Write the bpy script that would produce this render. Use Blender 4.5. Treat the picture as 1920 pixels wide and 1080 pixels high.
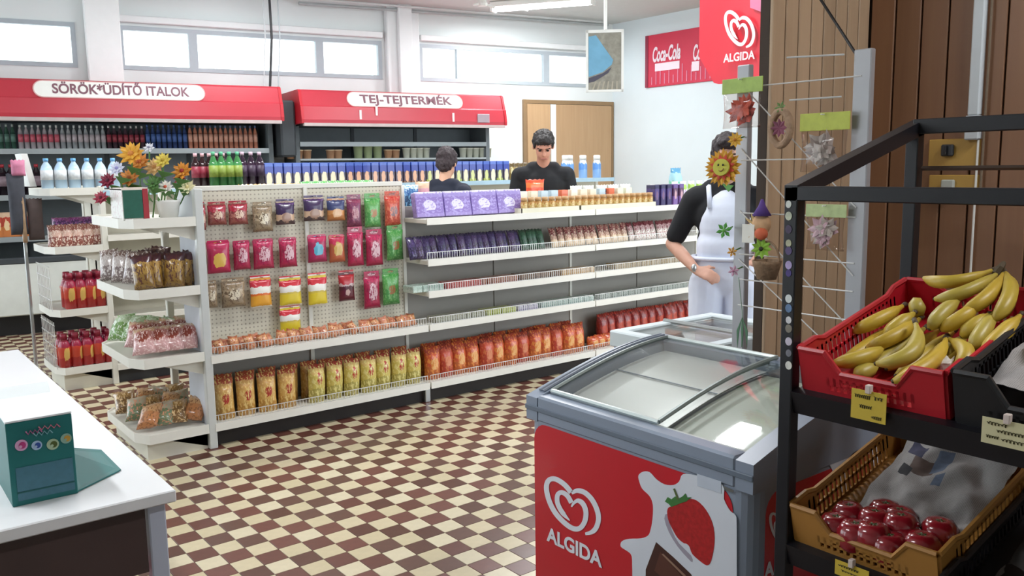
import bpy, math, random
from mathutils import Vector, Matrix, noise
random.seed(7)
for o in list(bpy.data.objects): bpy.data.objects.remove(o)
SC = bpy.context.scene
COL = SC.collection
R = math.radians
# ------------------------------------------------------------------ camera
H = 1.55; FPX = 1621.4; PITCH = .13837; ROLL = -.01437; YAW = .90589
cf = Vector((math.cos(YAW)*math.cos(PITCH), math.sin(YAW)*math.cos(PITCH), -math.sin(PITCH)))
r0 = Vector((math.sin(YAW), -math.cos(YAW), 0)); u0 = r0.cross(cf)
cr = r0*math.cos(ROLL) + u0*math.sin(ROLL); cu = u0*math.cos(ROLL) - r0*math.sin(ROLL)
EYE = Vector((0, 0, H))
camd = bpy.data.cameras.new('camera'); cam = bpy.data.objects.new('camera', camd); COL.objects.link(cam)
camd.sensor_width = 36; camd.lens = FPX/1920*36; camd.clip_start = .05
m = Matrix((cr, cu, -cf)).transposed().to_4x4(); m.translation = EYE; cam.matrix_world = m
SC.camera = cam
def ray(x, y): return cf + cr*((x-960)/FPX) - cu*((y-540)/FPX)
def gz(x, y, z): d = ray(x, y); return EYE + d*((z-H)/d.z)
def gx(x, y, X): d = ray(x, y); return EYE + d*(X/d.x)
def gy(x, y, Y): d = ray(x, y); return EYE + d*(Y/d.y)
# ------------------------------------------------------------------ world, lights, exposure
w = bpy.data.worlds.new('World'); SC.world = w; w.use_nodes = True
w.node_tree.nodes['Background'].inputs[0].default_value = (.86, .94, 1, 1)
w.node_tree.nodes['Background'].inputs[1].default_value = 3.2
SC.view_settings.view_transform = 'Standard'; SC.view_settings.look = 'None'
SC.view_settings.exposure = 0.42; SC.view_settings.gamma = 1
LAMP_W = 38
# ------------------------------------------------------------------ materials
def hexc(h):
    h = h.lstrip('#'); v = [int(h[i:i+2], 16)/255 for i in (0, 2, 4)]
    return tuple(c/12.92 if c <= .04045 else ((c+.055)/1.055)**2.4 for c in v)+(1,)
MATS = {}
def newmat(name):
    mt = bpy.data.materials.new(name); mt.use_nodes = True
    nt = mt.node_tree; return mt, nt, nt.nodes['Principled BSDF']
def mat(col, rough=.5, metal=0, var=.08, scale=14, bump=0, spec=.5, coat=0):
    key = (col, rough, metal, var, scale, bump, coat)
    if key in MATS: return MATS[key]
    mt, nt, b = newmat('paint_'+col.strip('#'))
    c = hexc(col)
    b.inputs['Roughness'].default_value = rough; b.inputs['Metallic'].default_value = metal
    b.inputs['Specular IOR Level'].default_value = spec; b.inputs['Coat Weight'].default_value = coat
    if var > 0:
        tc = nt.nodes.new('ShaderNodeTexCoord'); nz = nt.nodes.new('ShaderNodeTexNoise'); nz.inputs['Scale'].default_value = scale
        nz.inputs['Detail'].default_value = 3
        nt.links.new(tc.outputs['Object'], nz.inputs['Vector'])
        mx = nt.nodes.new('ShaderNodeMix'); mx.data_type = 'RGBA'
        mx.inputs[6].default_value = tuple(max(0, x*(1-var*1.6)) for x in c[:3])+(1,)
        mx.inputs[7].default_value = tuple(min(1, x*(1+var*1.6)) for x in c[:3])+(1,)
        nt.links.new(nz.outputs['Fac'], mx.inputs[0]); nt.links.new(mx.outputs[2], b.inputs['Base Color'])
        if bump:
            bp = nt.nodes.new('ShaderNodeBump'); bp.inputs['Strength'].default_value = bump; bp.inputs['Distance'].default_value = .01
            nt.links.new(nz.outputs['Fac'], bp.inputs['Height']); nt.links.new(bp.outputs[0], b.inputs['Normal'])
    else: b.inputs['Base Color'].default_value = c
    MATS[key] = mt; return mt
def packmat(cols, blob=None, rough=.28, wob=.12, blobr=.22, blobz=.5, stripe=None):
    """printed wrapper: colour bands from bottom to top [(z, col)...] with a wavy border and an optional roundish motif"""
    key = ('pk', tuple(cols), blob, wob, blobr, blobz, stripe)
    if key in MATS: return MATS[key]
    mt, nt, b = newmat('printed_wrapper'); L = nt.links.new; N = nt.nodes.new
    tc = N('ShaderNodeTexCoord'); sp = N('ShaderNodeSeparateXYZ'); L(tc.outputs['Generated'], sp.inputs[0])
    nz = N('ShaderNodeTexNoise'); nz.inputs['Scale'].default_value = 4; L(tc.outputs['Generated'], nz.inputs['Vector'])
    ma = N('ShaderNodeMath'); ma.operation = 'MULTIPLY_ADD'; ma.inputs[1].default_value = wob*2; L(nz.outputs['Fac'], ma.inputs[0])
    sb = N('ShaderNodeMath'); sb.operation = 'SUBTRACT'; sb.inputs[1].default_value = wob; L(sp.outputs['Z'], sb.inputs[0]); L(sb.outputs[0], ma.inputs[2])
    rp = N('ShaderNodeValToRGB'); rp.color_ramp.interpolation = 'CONSTANT'; el = rp.color_ramp.elements
    while len(el) > 1: el.remove(el[-1])
    el[0].position = 0; el[0].color = hexc(cols[0][1])
    for z, c in cols[1:]: e = el.new(z); e.color = hexc(c)
    L(ma.outputs[0], rp.inputs[0]); out = rp.outputs[0]
    if blob:
        vm = N('ShaderNodeVectorMath'); vm.operation = 'DISTANCE'; vm.inputs[1].default_value = (.5, .5, blobz)
        fl = N('ShaderNodeVectorMath'); fl.operation = 'MULTIPLY'; fl.inputs[1].default_value = (1, 0, 1); L(tc.outputs['Generated'], fl.inputs[0])
        vm.inputs[1].default_value = (.5, 0, blobz)
        L(fl.outputs[0], vm.inputs[0])
        ad = N('ShaderNodeMath'); ad.operation = 'MULTIPLY_ADD'; ad.inputs[1].default_value = .25; L(nz.outputs['Fac'], ad.inputs[0]); L(vm.outputs['Value'], ad.inputs[2])
        lt = N('ShaderNodeMath'); lt.operation = 'LESS_THAN'; lt.inputs[1].default_value = blobr+.125; L(ad.outputs[0], lt.inputs[0])
        mx = N('ShaderNodeMix'); mx.data_type = 'RGBA'; L(lt.outputs[0], mx.inputs[0]); L(out, mx.inputs[6]); mx.inputs[7].default_value = hexc(blob); out = mx.outputs[2]
    if stripe:
        n2 = N('ShaderNodeTexNoise'); n2.inputs['Scale'].default_value = 11; n2.inputs['Detail'].default_value = 2; L(tc.outputs['Generated'], n2.inputs['Vector'])
        g2 = N('ShaderNodeMath'); g2.operation = 'GREATER_THAN'; g2.inputs[1].default_value = .56; L(n2.outputs['Fac'], g2.inputs[0])
        m2 = N('ShaderNodeMix'); m2.data_type = 'RGBA'; L(g2.outputs[0], m2.inputs[0]); L(out, m2.inputs[6]); m2.inputs[7].default_value = hexc(stripe); out = m2.outputs[2]
    L(out, b.inputs['Base Color']); b.inputs['Roughness'].default_value = rough
    b.inputs['Coat Weight'].default_value = .35; b.inputs['Coat Roughness'].default_value = .12
    MATS[key] = mt; return mt
def woodmat(c1, c2, rough=.45):
    mt, nt, b = newmat('wood_grain'); L = nt.links.new; N = nt.nodes.new
    tc = N('ShaderNodeTexCoord'); mp = N('ShaderNodeMapping'); mp.inputs['Scale'].default_value = (22, 22, 1.1); L(tc.outputs['Object'], mp.inputs[0])
    oi = N('ShaderNodeObjectInfo'); va = N('ShaderNodeVectorMath'); L(mp.outputs[0], va.inputs[0]); L(oi.outputs['Random'], va.inputs[1])
    sc = N('ShaderNodeVectorMath'); sc.operation = 'SCALE'; sc.inputs[3].default_value = 1; L(va.outputs[0], sc.inputs[0])
    nz = N('ShaderNodeTexNoise'); nz.inputs['Scale'].default_value = 1.6; nz.inputs['Detail'].default_value = 5; L(sc.outputs[0], nz.inputs['Vector'])
    mx = N('ShaderNodeMix'); mx.data_type = 'RGBA'; L(nz.outputs['Fac'], mx.inputs[0]); mx.inputs[6].default_value = hexc(c1); mx.inputs[7].default_value = hexc(c2)
    hs = N('ShaderNodeHueSaturation'); ma = N('ShaderNodeMath'); ma.operation = 'MULTIPLY_ADD'; ma.inputs[1].default_value = .22; ma.inputs[2].default_value = .89
    L(oi.outputs['Random'], ma.inputs[0]); L(ma.outputs[0], hs.inputs['Value']); L(mx.outputs[2], hs.inputs['Color']); L(hs.outputs[0], b.inputs['Base Color'])
    b.inputs['Roughness'].default_value = rough; return mt
def glassmat(tint='#fafbfa', refl=.12, rough=.03):
    mt, nt, b = newmat('clear_glass'); L = nt.links.new; N = nt.nodes.new; nt.nodes.remove(b)
    t = N('ShaderNodeBsdfTransparent'); t.inputs[0].default_value = hexc(tint)
    g = N('ShaderNodeBsdfGlossy'); g.inputs['Roughness'].default_value = rough
    fr = N('ShaderNodeLayerWeight'); fr.inputs[0].default_value = .5
    pw = N('ShaderNodeMath'); pw.operation = 'POWER'; pw.inputs[1].default_value = 4; L(fr.outputs['Facing'], pw.inputs[0])
    ad = N('ShaderNodeMath'); ad.operation = 'MULTIPLY_ADD'; ad.inputs[1].default_value = .55; ad.inputs[2].default_value = refl*.5; L(pw.outputs[0], ad.inputs[0])
    mx = N('ShaderNodeMixShader'); L(ad.outputs[0], mx.inputs[0]); L(t.outputs[0], mx.inputs[1]); L(g.outputs[0], mx.inputs[2])
    L(mx.outputs[0], nt.nodes['Material Output'].inputs[0]); return mt
def emit(col, s):
    mt, nt, b = newmat('lit_tube'); b.inputs['Emission Color'].default_value = hexc(col); b.inputs['Emission Strength'].default_value = s
    b.inputs['Base Color'].default_value = hexc(col); return mt
WHITE = mat('#e9e9e4', .45, var=.03); SHELF = mat('#dedcd2', .4, var=.04, scale=5); CREAM = mat('#d5d1c2', .5, var=.04, scale=4)
STEEL = mat('#b9bcbc', .3, .8, var=.05); WIRE = mat('#d8d8d6', .35, .3, var=.02); BLACK = mat('#17171a', .42, var=.1)
CHARC = mat('#33363a', .5, var=.08); GREYP = mat('#8d97a6', .35, var=.04); RED = mat('#c4202c', .35, var=.05)
GLASS = glassmat(); FILM = glassmat('#f4f0ee', .06, .12); PAPER = mat('#e8e6dd', .8, var=.05)
# ------------------------------------------------------------------ mesh builder
class B:
    def __init__(s): s.v = []; s.f = []; s.mi = []; s.cur = 0
    def add(s, vs, fs, mi=None):
        o = len(s.v); s.v += [tuple(p) for p in vs]; s.f += [tuple(i+o for i in f) for f in fs]
        s.mi += [s.cur if mi is None else mi]*len(fs); return s
    def box(s, a, b, mi=None, M=None, ch=0):
        (x0, y0, z0), (x1, y1, z1) = [min(p, q) for p, q in zip(a, b)], [max(p, q) for p, q in zip(a, b)]
        if ch:
            vs = []; 
            for sx in (0, 1):
                for sy in (0, 1):
                    for sz in (0, 1):
                        X, Y, Z = (x0, x1)[sx], (y0, y1)[sy], (z0, z1)[sz]; dx, dy, dz = (ch, -ch)[sx], (ch, -ch)[sy], (ch, -ch)[sz]
                        vs += [(X, Y+dy, Z+dz), (X+dx, Y, Z+dz), (X+dx, Y+dy, Z)]
            I = lambda sx, sy, sz, k: (sx*4+sy*2+sz)*3+k
            fs = []
            for t in (0, 1):
                q = [I(t, 0, 0, 0), I(t, 1, 0, 0), I(t, 1, 1, 0), I(t, 0, 1, 0)]; fs.append(q if t else q[::-1])
                q = [I(0, t, 0, 1), I(0, t, 1, 1), I(1, t, 1, 1), I(1, t, 0, 1)]; fs.append(q if t else q[::-1])
                q = [I(0, 0, t, 2), I(1, 0, t, 2), I(1, 1, t, 2), I(0, 1, t, 2)]; fs.append(q if t else q[::-1])
            for p in (0, 1):
                for q in (0, 1):
                    fs.append([I(p, q, 0, 0), I(p, q, 1, 0), I(p, q, 1, 1), I(p, q, 0, 1)])
                    fs.append([I(p, 0, q, 0), I(p, 1, q, 0), I(p, 1, q, 2), I(p, 0, q, 2)])
                    fs.append([I(0, p, q, 1), I(1, p, q, 1), I(1, p, q, 2), I(0, p, q, 2)])
                    for r_ in (0, 1): fs.append([I(p, q, r_, 0), I(p, q, r_, 1), I(p, q, r_, 2)])
        else:
            vs = [(x, y, z) for x in (x0, x1) for y in (y0, y1) for z in (z0, z1)]
            fs = [(0, 1, 3, 2), (4, 6, 7, 5), (0, 4, 5, 1), (2, 3, 7, 6), (0, 2, 6, 4), (1, 5, 7, 3)]
        if M is not None: vs = [M @ Vector(p) for p in vs]
        return s.add(vs, fs, mi)
    def tube(s, path, r, n=8, mi=None, cap=True, rs=None):
        P = [Vector(p) for p in path]; vs = []; fs = []
        t0 = (P[1]-P[0]).normalized(); up = Vector((0, 0, 1)) if abs(t0.z) < .9 else Vector((1, 0, 0))
        a = t0.cross(up).normalized()
        for i, p in enumerate(P):
            t = (P[min(i+1, len(P)-1)]-P[max(i-1, 0)]).normalized(); a = (a - t*a.dot(t)).normalized(); b = t.cross(a)
            rr = rs[i] if rs else r
            vs += [p+a*(rr*math.cos(2*math.pi*k/n))+b*(rr*math.sin(2*math.pi*k/n)) for k in range(n)]
        for i in range(len(P)-1):
            for k in range(n): fs.append((i*n+k, i*n+(k+1) % n, (i+1)*n+(k+1) % n, (i+1)*n+k))
        if cap: fs += [tuple(range(n-1, -1, -1)), tuple((len(P)-1)*n+k for k in range(n))]
        return s.add(vs, fs, mi)
    def lathe(s, prof, n=12, c=(0, 0, 0), mi=None, mis=None):
        vs = []; fs = []; ms = []
        for (r, z) in prof: vs += [(c[0]+r*math.cos(2*math.pi*k/n), c[1]+r*math.sin(2*math.pi*k/n), c[2]+z) for k in range(n)]
        for i in range(len(prof)-1):
            for k in range(n): fs.append((i*n+k, i*n+(k+1) % n, (i+1)*n+(k+1) % n, (i+1)*n+k)); ms.append(mis[i] if mis else (s.cur if mi is None else mi))
        fs += [tuple(range(n-1, -1, -1)), tuple((len(prof)-1)*n+k for k in range(n))]; ms += [ms[0], ms[-1]]
        s.add(vs, fs); s.mi[-len(fs):] = ms; return s
    def ell(s, c, r, n=12, mi=None, M=None):
        vs = []; fs = []; k2 = n//2
        for i in range(1, k2):
            th = math.pi*i/k2
            for k in range(n): vs.append(Vector((r[0]*math.sin(th)*math.cos(2*math.pi*k/n), r[1]*math.sin(th)*math.sin(2*math.pi*k/n), r[2]*math.cos(th))))
        vs += [Vector((0, 0, r[2])), Vector((0, 0, -r[2]))]; T = len(vs)-2
        for i in range(k2-2):
            for k in range(n): fs.append((i*n+k, (i+1)*n+k, (i+1)*n+(k+1) % n, i*n+(k+1) % n))
        for k in range(n): fs.append((T, k, (k+1) % n)); fs.append((T+1, (k2-2)*n+(k+1) % n, (k2-2)*n+k))
        if M is not None: vs = [M @ p for p in vs]
        return s.add([p+Vector(c) for p in vs], fs, mi)
    def prism(s, pts, d, mi=None):
        """closed outline of 3-D points pushed along vector d"""
        n = len(pts); P = [Vector(p) for p in pts]; d = Vector(d)
        return s.add(P+[p+d for p in P], [tuple(range(n-1, -1, -1)), tuple(range(n, 2*n))]+[(i, (i+1) % n, n+(i+1) % n, n+i) for i in range(n)], mi)
    def pouch(s, wd, h, t, mi=None, nu=8, nv=10, seed=0, base=False, hole=False):
        """filled bag standing on z=0 in the xz plane, sealed flat top and bottom"""
        rnd = random.Random(seed); ph = rnd.random()*9
        def th(u, v):
            e = (1-abs(u)**2.6)**.55
            lo = 1-max(0, (v-.12 if not base else v*.0))  # unused weight
            zv = max(0, min(1, (v)/.14))**.6 if not base else (.55+.45*min(1, v/.2))
            tv = max(0, min(1, (1-v)/.3))**.75
            return t*.5*e*zv*tv*(1+.12*math.sin(9*u+ph)*math.sin(11*v+ph))
        vs = []; fs = []
        for sgn in (-1, 1):
            for j in range(nv+1):
                v = j/nv
                for i in range(nu+1):
                    u = -1+2*i/nu; pin = 1-.06*math.sin(math.pi*v)
                    vs.append((u*wd/2*pin, sgn*(th(u, v)+.0008), h*v+.004*math.sin(13*u+ph)*(v > .98)))
        W = nu+1; O = W*(nv+1)
        for j in range(nv):
            for i in range(nu):
                a = j*W+i; fs.append((a, a+1, a+W+1, a+W)); fs.append((O+a, O+a+W, O+a+W+1, O+a+1))
            fs.append((j*W, j*W+W, O+j*W+W, O+j*W)); a = j*W+nu; fs.append((a, O+a, O+a+W, a+W))
        for i in range(nu): fs.append((i, O+i, O+i+1, i+1)); a = nv*W+i; fs.append((a, a+1, O+a+1, O+a))
        return s.add(vs, fs, mi)
    def mesh(s, name, mats, smooth=False, inv=None):
        me = bpy.data.meshes.new(name); vs = s.v
        if inv is not None: vs = [tuple(inv @ Vector(p)) for p in vs]
        me.from_pydata(vs, [], s.f)
        for mt in (mats if isinstance(mats, (list, tuple)) else [mats]): me.materials.append(mt)
        me.polygons.foreach_set('material_index', s.mi)
        if smooth: me.polygons.foreach_set('use_smooth', [True]*len(s.f))
        me.update(); return me
ROOTINV = {}
def tag(o, label=None, cat=None, group=None, kind=None):
    if label: o['label'] = label
    if cat: o['category'] = cat
    if group: o['group'] = group
    if kind: o['kind'] = kind
    return o
def link(name, data, loc=(0, 0, 0), rz=0, parent=None, rot=None, sc=None):
    o = bpy.data.objects.new(name, data); COL.objects.link(o); o.location = loc
    o.rotation_euler = rot if rot else (0, 0, rz)
    if sc: o.scale = sc if isinstance(sc, (tuple, list)) else (sc,)*3
    if parent: o.parent = parent
    return o
def root(name, loc, label, cat, group=None, rz=0, kind=None):
    o = link(name, None, loc, rz); o.empty_display_size = .1
    ROOTINV[o.name] = (Matrix.Translation(loc) @ Matrix.Rotation(rz, 4, 'Z')).inverted()
    return tag(o, label, cat, group, kind)
def part(b, name, mats, parent, smooth=False, label=None, kind=None, local=False):
    """b holds world coordinates (or root coordinates when local)"""
    inv = ROOTINV[parent.name]; me = b.mesh(name, mats, smooth, None if local else inv)
    o = link(name, me, parent=parent); ROOTINV[o.name] = inv
    return tag(o, label, kind=kind)
def solo(b, name, mats, label, cat, group=None, loc=(0, 0, 0), rz=0, smooth=False, kind=None, rot=None, sc=None):
    return tag(link(name, b.mesh(name, mats, smooth), loc, rz, rot=rot, sc=sc), label, cat, group, kind)
def struct(b, name, mats, parent=None, smooth=False, label=None, cat=None):
    o = link(name, b.mesh(name, mats, smooth)); ROOTINV[o.name] = Matrix()
    return tag(o, label, cat, kind='structure')
def textmesh(s, size, mt, extrude=.001, bold=0.0, align='CENTER', shear=0):
    cd = bpy.data.curves.new('lettering', 'FONT'); cd.body = s; cd.size = size; cd.extrude = extrude; cd.offset = bold
    cd.align_x = align; cd.align_y = 'CENTER'; cd.shear = shear
    o = bpy.data.objects.new('tmp', cd); COL.objects.link(o); dg = bpy.context.evaluated_depsgraph_get()
    me = bpy.data.meshes.new_from_object(o.evaluated_get(dg)); bpy.data.objects.remove(o); me.materials.clear(); me.materials.append(mt); return me
def ribbon(pts, wd, n=6, taper=(1, 1)):
    """flat stroke polygon strip in 2-D along a smooth curve; returns verts2d, faces"""
    P = [Vector(p) for p in pts]; Q = []
    for i in range(len(P)-1):
        a, b_, c, d = P[max(i-1, 0)], P[i], P[i+1], P[min(i+2, len(P)-1)]
        for k in range(n):
            t = k/n; Q.append(.5*((2*b_)+(c-a)*t+(2*a-5*b_+4*c-d)*t*t+(3*b_-a-3*c+d)*t**3))
    Q.append(P[-1]); vs = []; fs = []; N = len(Q)
    for i, q in enumerate(Q):
        t = (Q[min(i+1, N-1)]-Q[max(i-1, 0)]).normalized(); nrm = Vector((-t.y, t.x)); f = i/(N-1)
        ww = wd*.5*min(1, taper[0]+(1-taper[0])*f*6 if f < .17 else 1, taper[1]+(1-taper[1])*(1-f)*6 if f > .83 else 1)
        vs += [q+nrm*ww, q-nrm*ww]
    for i in range(N-1): fs.append((2*i, 2*i+1, 2*i+3, 2*i+2))
    return vs, fs
def smooth_closed(pts, n=4):
    P = [Vector(p) for p in pts]; Q = []; L_ = len(P)
    for i in range(L_):
        a, b_, c, d = P[i-1], P[i], P[(i+1) % L_], P[(i+2) % L_]
        for k in range(n):
            t = k/n; Q.append(.5*((2*b_)+(c-a)*t+(2*a-5*b_+4*c-d)*t*t+(3*b_-a-3*c+d)*t**3))
    return Q
# ------------------------------------------------------------------ floor with 10 cm chequered tiles
T = .1033; TX, TY = 1.169, 3.952
GROUT = mat('#6f6152', .7, var=.1)
floor = struct(B().box((-3.2, -2.6, -.06), (9.2, 11.4, -.004)), 'floor', GROUT, label='brown and cream chequered tile floor of the shop')
def tilemesh(mt):
    h = T/2-.0012; return B().box((-h, -h, -.004), (h, h, 0), ch=.0008).mesh('tile', mt)
TB = [mat(c, .32, var=.12, scale=30) for c in ('#623a30', '#6b4137', '#58372c', '#604237')]
TCm = [mat(c, .32, var=.06, scale=30) for c in ('#c9bc9c', '#c3b695', '#cec3a6')]
TMB = [tilemesh(x) for x in TB]; TMC = [tilemesh(x) for x in TCm]
def proj(p):
    v = Vector(p)-EYE; z = v.dot(cf)
    return (960+FPX*v.dot(cr)/z, 540-FPX*v.dot(cu)/z, z) if z > .1 else (-9999, 0, 0)
cand = []; rest = [B(), B()]
for i in range(-38, 76):
    for j in range(-60, 62):
        x, y = TX+i*T, TY+j*T
        if not (-3 < x < 8.75 and -2.4 < y < 9.9): continue
        if x < 2.4 and y < 1: 
            pass
        px, py, z = proj((x, y, 0))
        vis = 270 < px < 1000 and 735 < py < 1100 and y < 4.85 and x > .6 and not (x < .62 and y > 2)
        if vis: cand.append((z, x, y, (i+j) % 2))
        elif -150 < px < 2050 and z > .5 and py < 1200: rest[(i+j) % 2].box((x-T/2+.0012, y-T/2+.0012, -.004), (x+T/2-.0012, y+T/2-.0012, 0))
cand.sort()
for k, (z, x, y, c) in enumerate(cand):
    if k < 300:
        rr = random.Random(k); me = rr.choice(TMC if c else TMB); o = link('tile', me, (x, y, 0), parent=floor)
    else: rest[c].box((x-T/2+.0012, y-T/2+.0012, -.004), (x+T/2-.0012, y+T/2-.0012, 0))
fb = B()
for c in (0, 1):
    fb.cur = c; fb.v_off = len(fb.v); fb.add(rest[c].v, rest[c].f, c)
part(fb, 'distant_tiles', [TB[0], TCm[0]], floor, kind='stuff')
# ------------------------------------------------------------------ back wall (turned 9 degrees) and its local frame
WA = R(-9); WO = Vector((8.79, 8.86, 0)); WX = Vector((math.cos(WA), math.sin(WA), 0)); WN = Vector((math.sin(WA), -math.cos(WA), 0))
def W(u, v, z): return WO + WX*u + WN*v + Vector((0, 0, z))
def gw(px, py, v):
    d = ray(px, py); n = WN; t = (v + n.dot(WO) - n.dot(EYE))/n.dot(d); p = EYE+d*t; q = p-WO; return q.dot(WX), p.z
WM = Matrix((WX, -WN, Vector((0, 0, 1)))).transposed().to_4x4(); WM.translation = WO   # local x right, local y into the wall
def wbox(b, u0, u1, v0, v1, z0, z1, mi=None, ch=0): return b.box((u0, -v0, z0), (u1, -v1, z1), mi, WM, ch)
WALLW = mat('#dfe5e4', .8, var=.03, scale=2); WALLR = mat('#dbe6ea', .8, var=.03, scale=2); CEIL = mat('#cfd3d1', .8, var=.03)
U = lambda px: gw(px, 120, .0)[0]
ZB, ZT = 2.63, 3.08
bandA = (U(-190), U(146)); bandB = (U(226), U(716)); bandC = (U(786), U(1138))
b = B(); wbox(b, -9.5, .3, 0, -.3, 0, ZB); wbox(b, -9.5, .3, 0, -.3, ZT, 3.6)
for a, c in ((-9.5, bandA[0]), (bandA[1], bandB[0]), (bandB[1], bandC[0]), (bandC[1], .3)): wbox(b, a, c, 0, -.3, ZB, ZT)
wall_back = struct(b, 'wall_back', WALLW, label='pale rear wall with a band of high windows')
FR = mat('#aab4ba', .5, var=.04)
def window(n, u0, u1):
    b = B(); f = .045
    v0, v1 = .012, -.05
    wbox(b, u0, u1, v0, v1, ZT-f, ZT); wbox(b, u0, u1, v0, v1, ZB, ZB+f); wbox(b, u0, u0+f, v0, v1, ZB+f, ZT-f); wbox(b, u1-f, u1, v0, v1, ZB+f, ZT-f)
    o = struct(b, 'window_%d' % n, FR, label='bright high window in the rear wall, number %s from the left' % ('one two three four five six seven'.split()[n-1]))
    p = B(); wbox(p, u0+f, u1-f, -.015, -.023, ZB+f, ZT-f); part(p, 'pane', GLASS, o)
window(1, *bandA); x1, x2 = U(364), U(600); window(2, bandB[0], x1); window(3, x1, x2); window(4, x2, bandB[1])
x1, x2 = U(862), U(1024); window(5, bandC[0], x1); window(6, x1, x2); window(7, x2, bandC[1])
b = B(); wbox(b, U(163), U(228), 0, .16, 2.3, 3.5, ch=.01); struct(b, 'trim_1', mat('#f0f3f2', .7, var=.02), label='white pilaster between the left rear windows')
b = B(); wbox(b, U(722), U(782), 0, .1, 2.3, 3.5, ch=.01); wbox(b, U(740), U(765), .1, .17, 2.3, 3.5, ch=.01); struct(b, 'trim_2', mat('#e3e8e8', .7, var=.02), label='stepped white pilaster in the middle of the rear wall')
for k, (bd) in enumerate((bandB, bandC)):
    b = B(); wbox(b, bd[0], bd[1], 0, .07, ZT+.03, ZT+.1, ch=.008); struct(b, 'trim_%d' % (k+3), mat('#e6eaea', .7, var=.02), label='ledge over the %s row of rear windows' % ('left', 'right')[k])
# brown double door in the rear wall
dl, dr, dz = gw(985, 196, 0)[0], -.04, 2.39
DOOR = woodmat('#b08d66', '#c3a27a'); b = B(); wbox(b, dl-.05, dl, 0, .04, 0, dz+.05); wbox(b, dr, dr+.03, 0, .04, 0, dz+.05); wbox(b, dl, dr, 0, .04, dz, dz+.05)
d1 = struct(b, 'door_1', mat('#8d7250', .5), label='tan wooden double door in the rear wall behind the man')
um = gw(1034, 196, 0)[0]
for (a, c) in ((dl, um-.04), (um+.04, dr)):
    b = B(); wbox(b, a+.005, c-.005, .002, .045, .01, dz-.005, ch=.006); part(b, 'door_leaf', DOOR, d1)
b = B(); wbox(b, um-.04, um+.04, .002, .05, .01, dz-.005); part(b, 'cover_strip', WHITE, d1)
b = B(); b.tube([W(um+.1, .05, 1.05), W(um+.1, .1, 1.05), W(um+.22, .1, 1.05)], .012); part(b, 'door_handle', STEEL, d1)
# right white wall, ceiling, remaining shell
struct(B().box((8.79, 1.6, 0), (9.1, 9.3, 3.6)), 'wall_right', WALLR, label='plain white side wall at the right rear')
struct(B().box((-3.2, -2.6, 3.5), (9.2, 11.5, 3.7)), 'ceiling', CEIL, label='pale grey flat ceiling')
b = B(); b.box((-3.2, -2.6, 0), (-3.0, 4.8, 3.5)); b.box((-3.2, 2.2, 0), (-3.0, 11.3, .7)); b.box((-3.2, 2.2, 3.0), (-3.0, 11.3, 3.5)); b.box((-3.2, 6.4, .7), (-3, 6.8, 3))
struct(b, 'wall_left', WALLW, label='side wall with shop windows on the left')
b = B(); b.box((-3.2, -2.6, 0), (3.2, -2.4, .4)); b.box((-3.2, -2.6, 2.5), (3.2, -2.4, 3.5)); b.box((-3.2, -2.6, .4), (3.2, -2.4, 2.5)); struct(b, 'wall_front', WALLW, label='unseen street wall with its window opening closed off')  # unseen wall, window opening filled in to keep light off the fruit rack
# wood-clad partition at the right
WP = woodmat('#a98e72', '#c2a688'); WPB = woodmat('#825a42', '#99704f')
XA0, XA1, YA = 2.462, 3.05, 1.75
wp = struct(B().box((XA0+.004, YA+.014, 0), (XA1+.3, YA+.05, 3.5)), 'wall_partition', mat('#3c2c1e', .7), label='wood-clad partition end behind the wire display stand')
n = 8; pw = (XA1-XA0)/n
for k in range(n): part(B().box((XA0+k*pw+.003, YA, .02), (XA0+(k+1)*pw-.003, YA+.014, 3.49), ch=.003), 'plank', WP, wp)
ws = struct(B().box((XA1+.014, -2.4, 0), (XA1+.3, YA+.014, 3.5)), 'wall_side', mat('#3c2a1c', .7), label='dark wood-clad wall behind the fruit rack')
yk = YA-.002; k = 0
while yk > -1.2:
    part(B().box((XA1, yk-.092, .02), (XA1+.014, yk-.003, 3.49), ch=.003), 'plank', WPB, ws); yk -= .095
# conduit and electrical boxes on that wall
r_ = root('cable_conduit', (XA1, 1.35, 1.6), 'white plastic cable conduit running up the dark wood wall', 'conduit')
part(B().box((XA1-.03, 1.335, 1.7), (XA1-.001, 1.372, 3.49), ch=.004), 'duct', mat('#d3dbe0', .4, var=.03), r_)
part(B().box((XA1-.034, 1.33, 1.62), (XA1-.001, 1.377, 1.70), ch=.004), 'end_sleeve', mat('#c6ccd0', .4, var=.03), r_)
part(B().tube([(XA1-.012, 1.338, 1.63), (XA1-.012, 1.338, 1.2), (XA1-.012, 1.345, .4)], .004), 'cable', WHITE, r_)
part(B().tube([(XA1-.012, 1.325, 3.4), (XA1-.012, 1.32, 1.9), (XA1-.012, 1.322, 1.45)], .004), 'cable', mat('#7a6a58', .5), r_)
YEL = mat('#b99347', .5, var=.08)
r_ = root('switch_plate', (XA1, 1.41, 1.58), 'ochre wall plate with a black rotary switch above the yellow box', 'switch')
p0, p1 = gx(1745, 262, XA1), gx(1838, 312, XA1)
part(B().box((XA1-.012, p1.y, p1.z), (XA1-.001, p0.y, p0.z), ch=.003), 'plate', YEL, r_)
c = gx(1782, 282, XA1); part(B().box((XA1-.03, c.y-.02, c.z-.02), (XA1-.012, c.y+.02, c.z+.02), ch=.004), 'switch_body', CHARC, r_)
part(B().box((XA1-.04, c.y-.004, c.z-.016), (XA1-.03, c.y+.004, c.z+.016), ch=.001), 'switch_knob', BLACK, r_)
r_ = root('socket_box', (XA1, 1.41, 1.47), 'ochre wall plate with a pale grey socket below the switch', 'socket')
p0, p1 = gx(1745, 328, XA1), gx(1836, 368, XA1)
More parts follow.
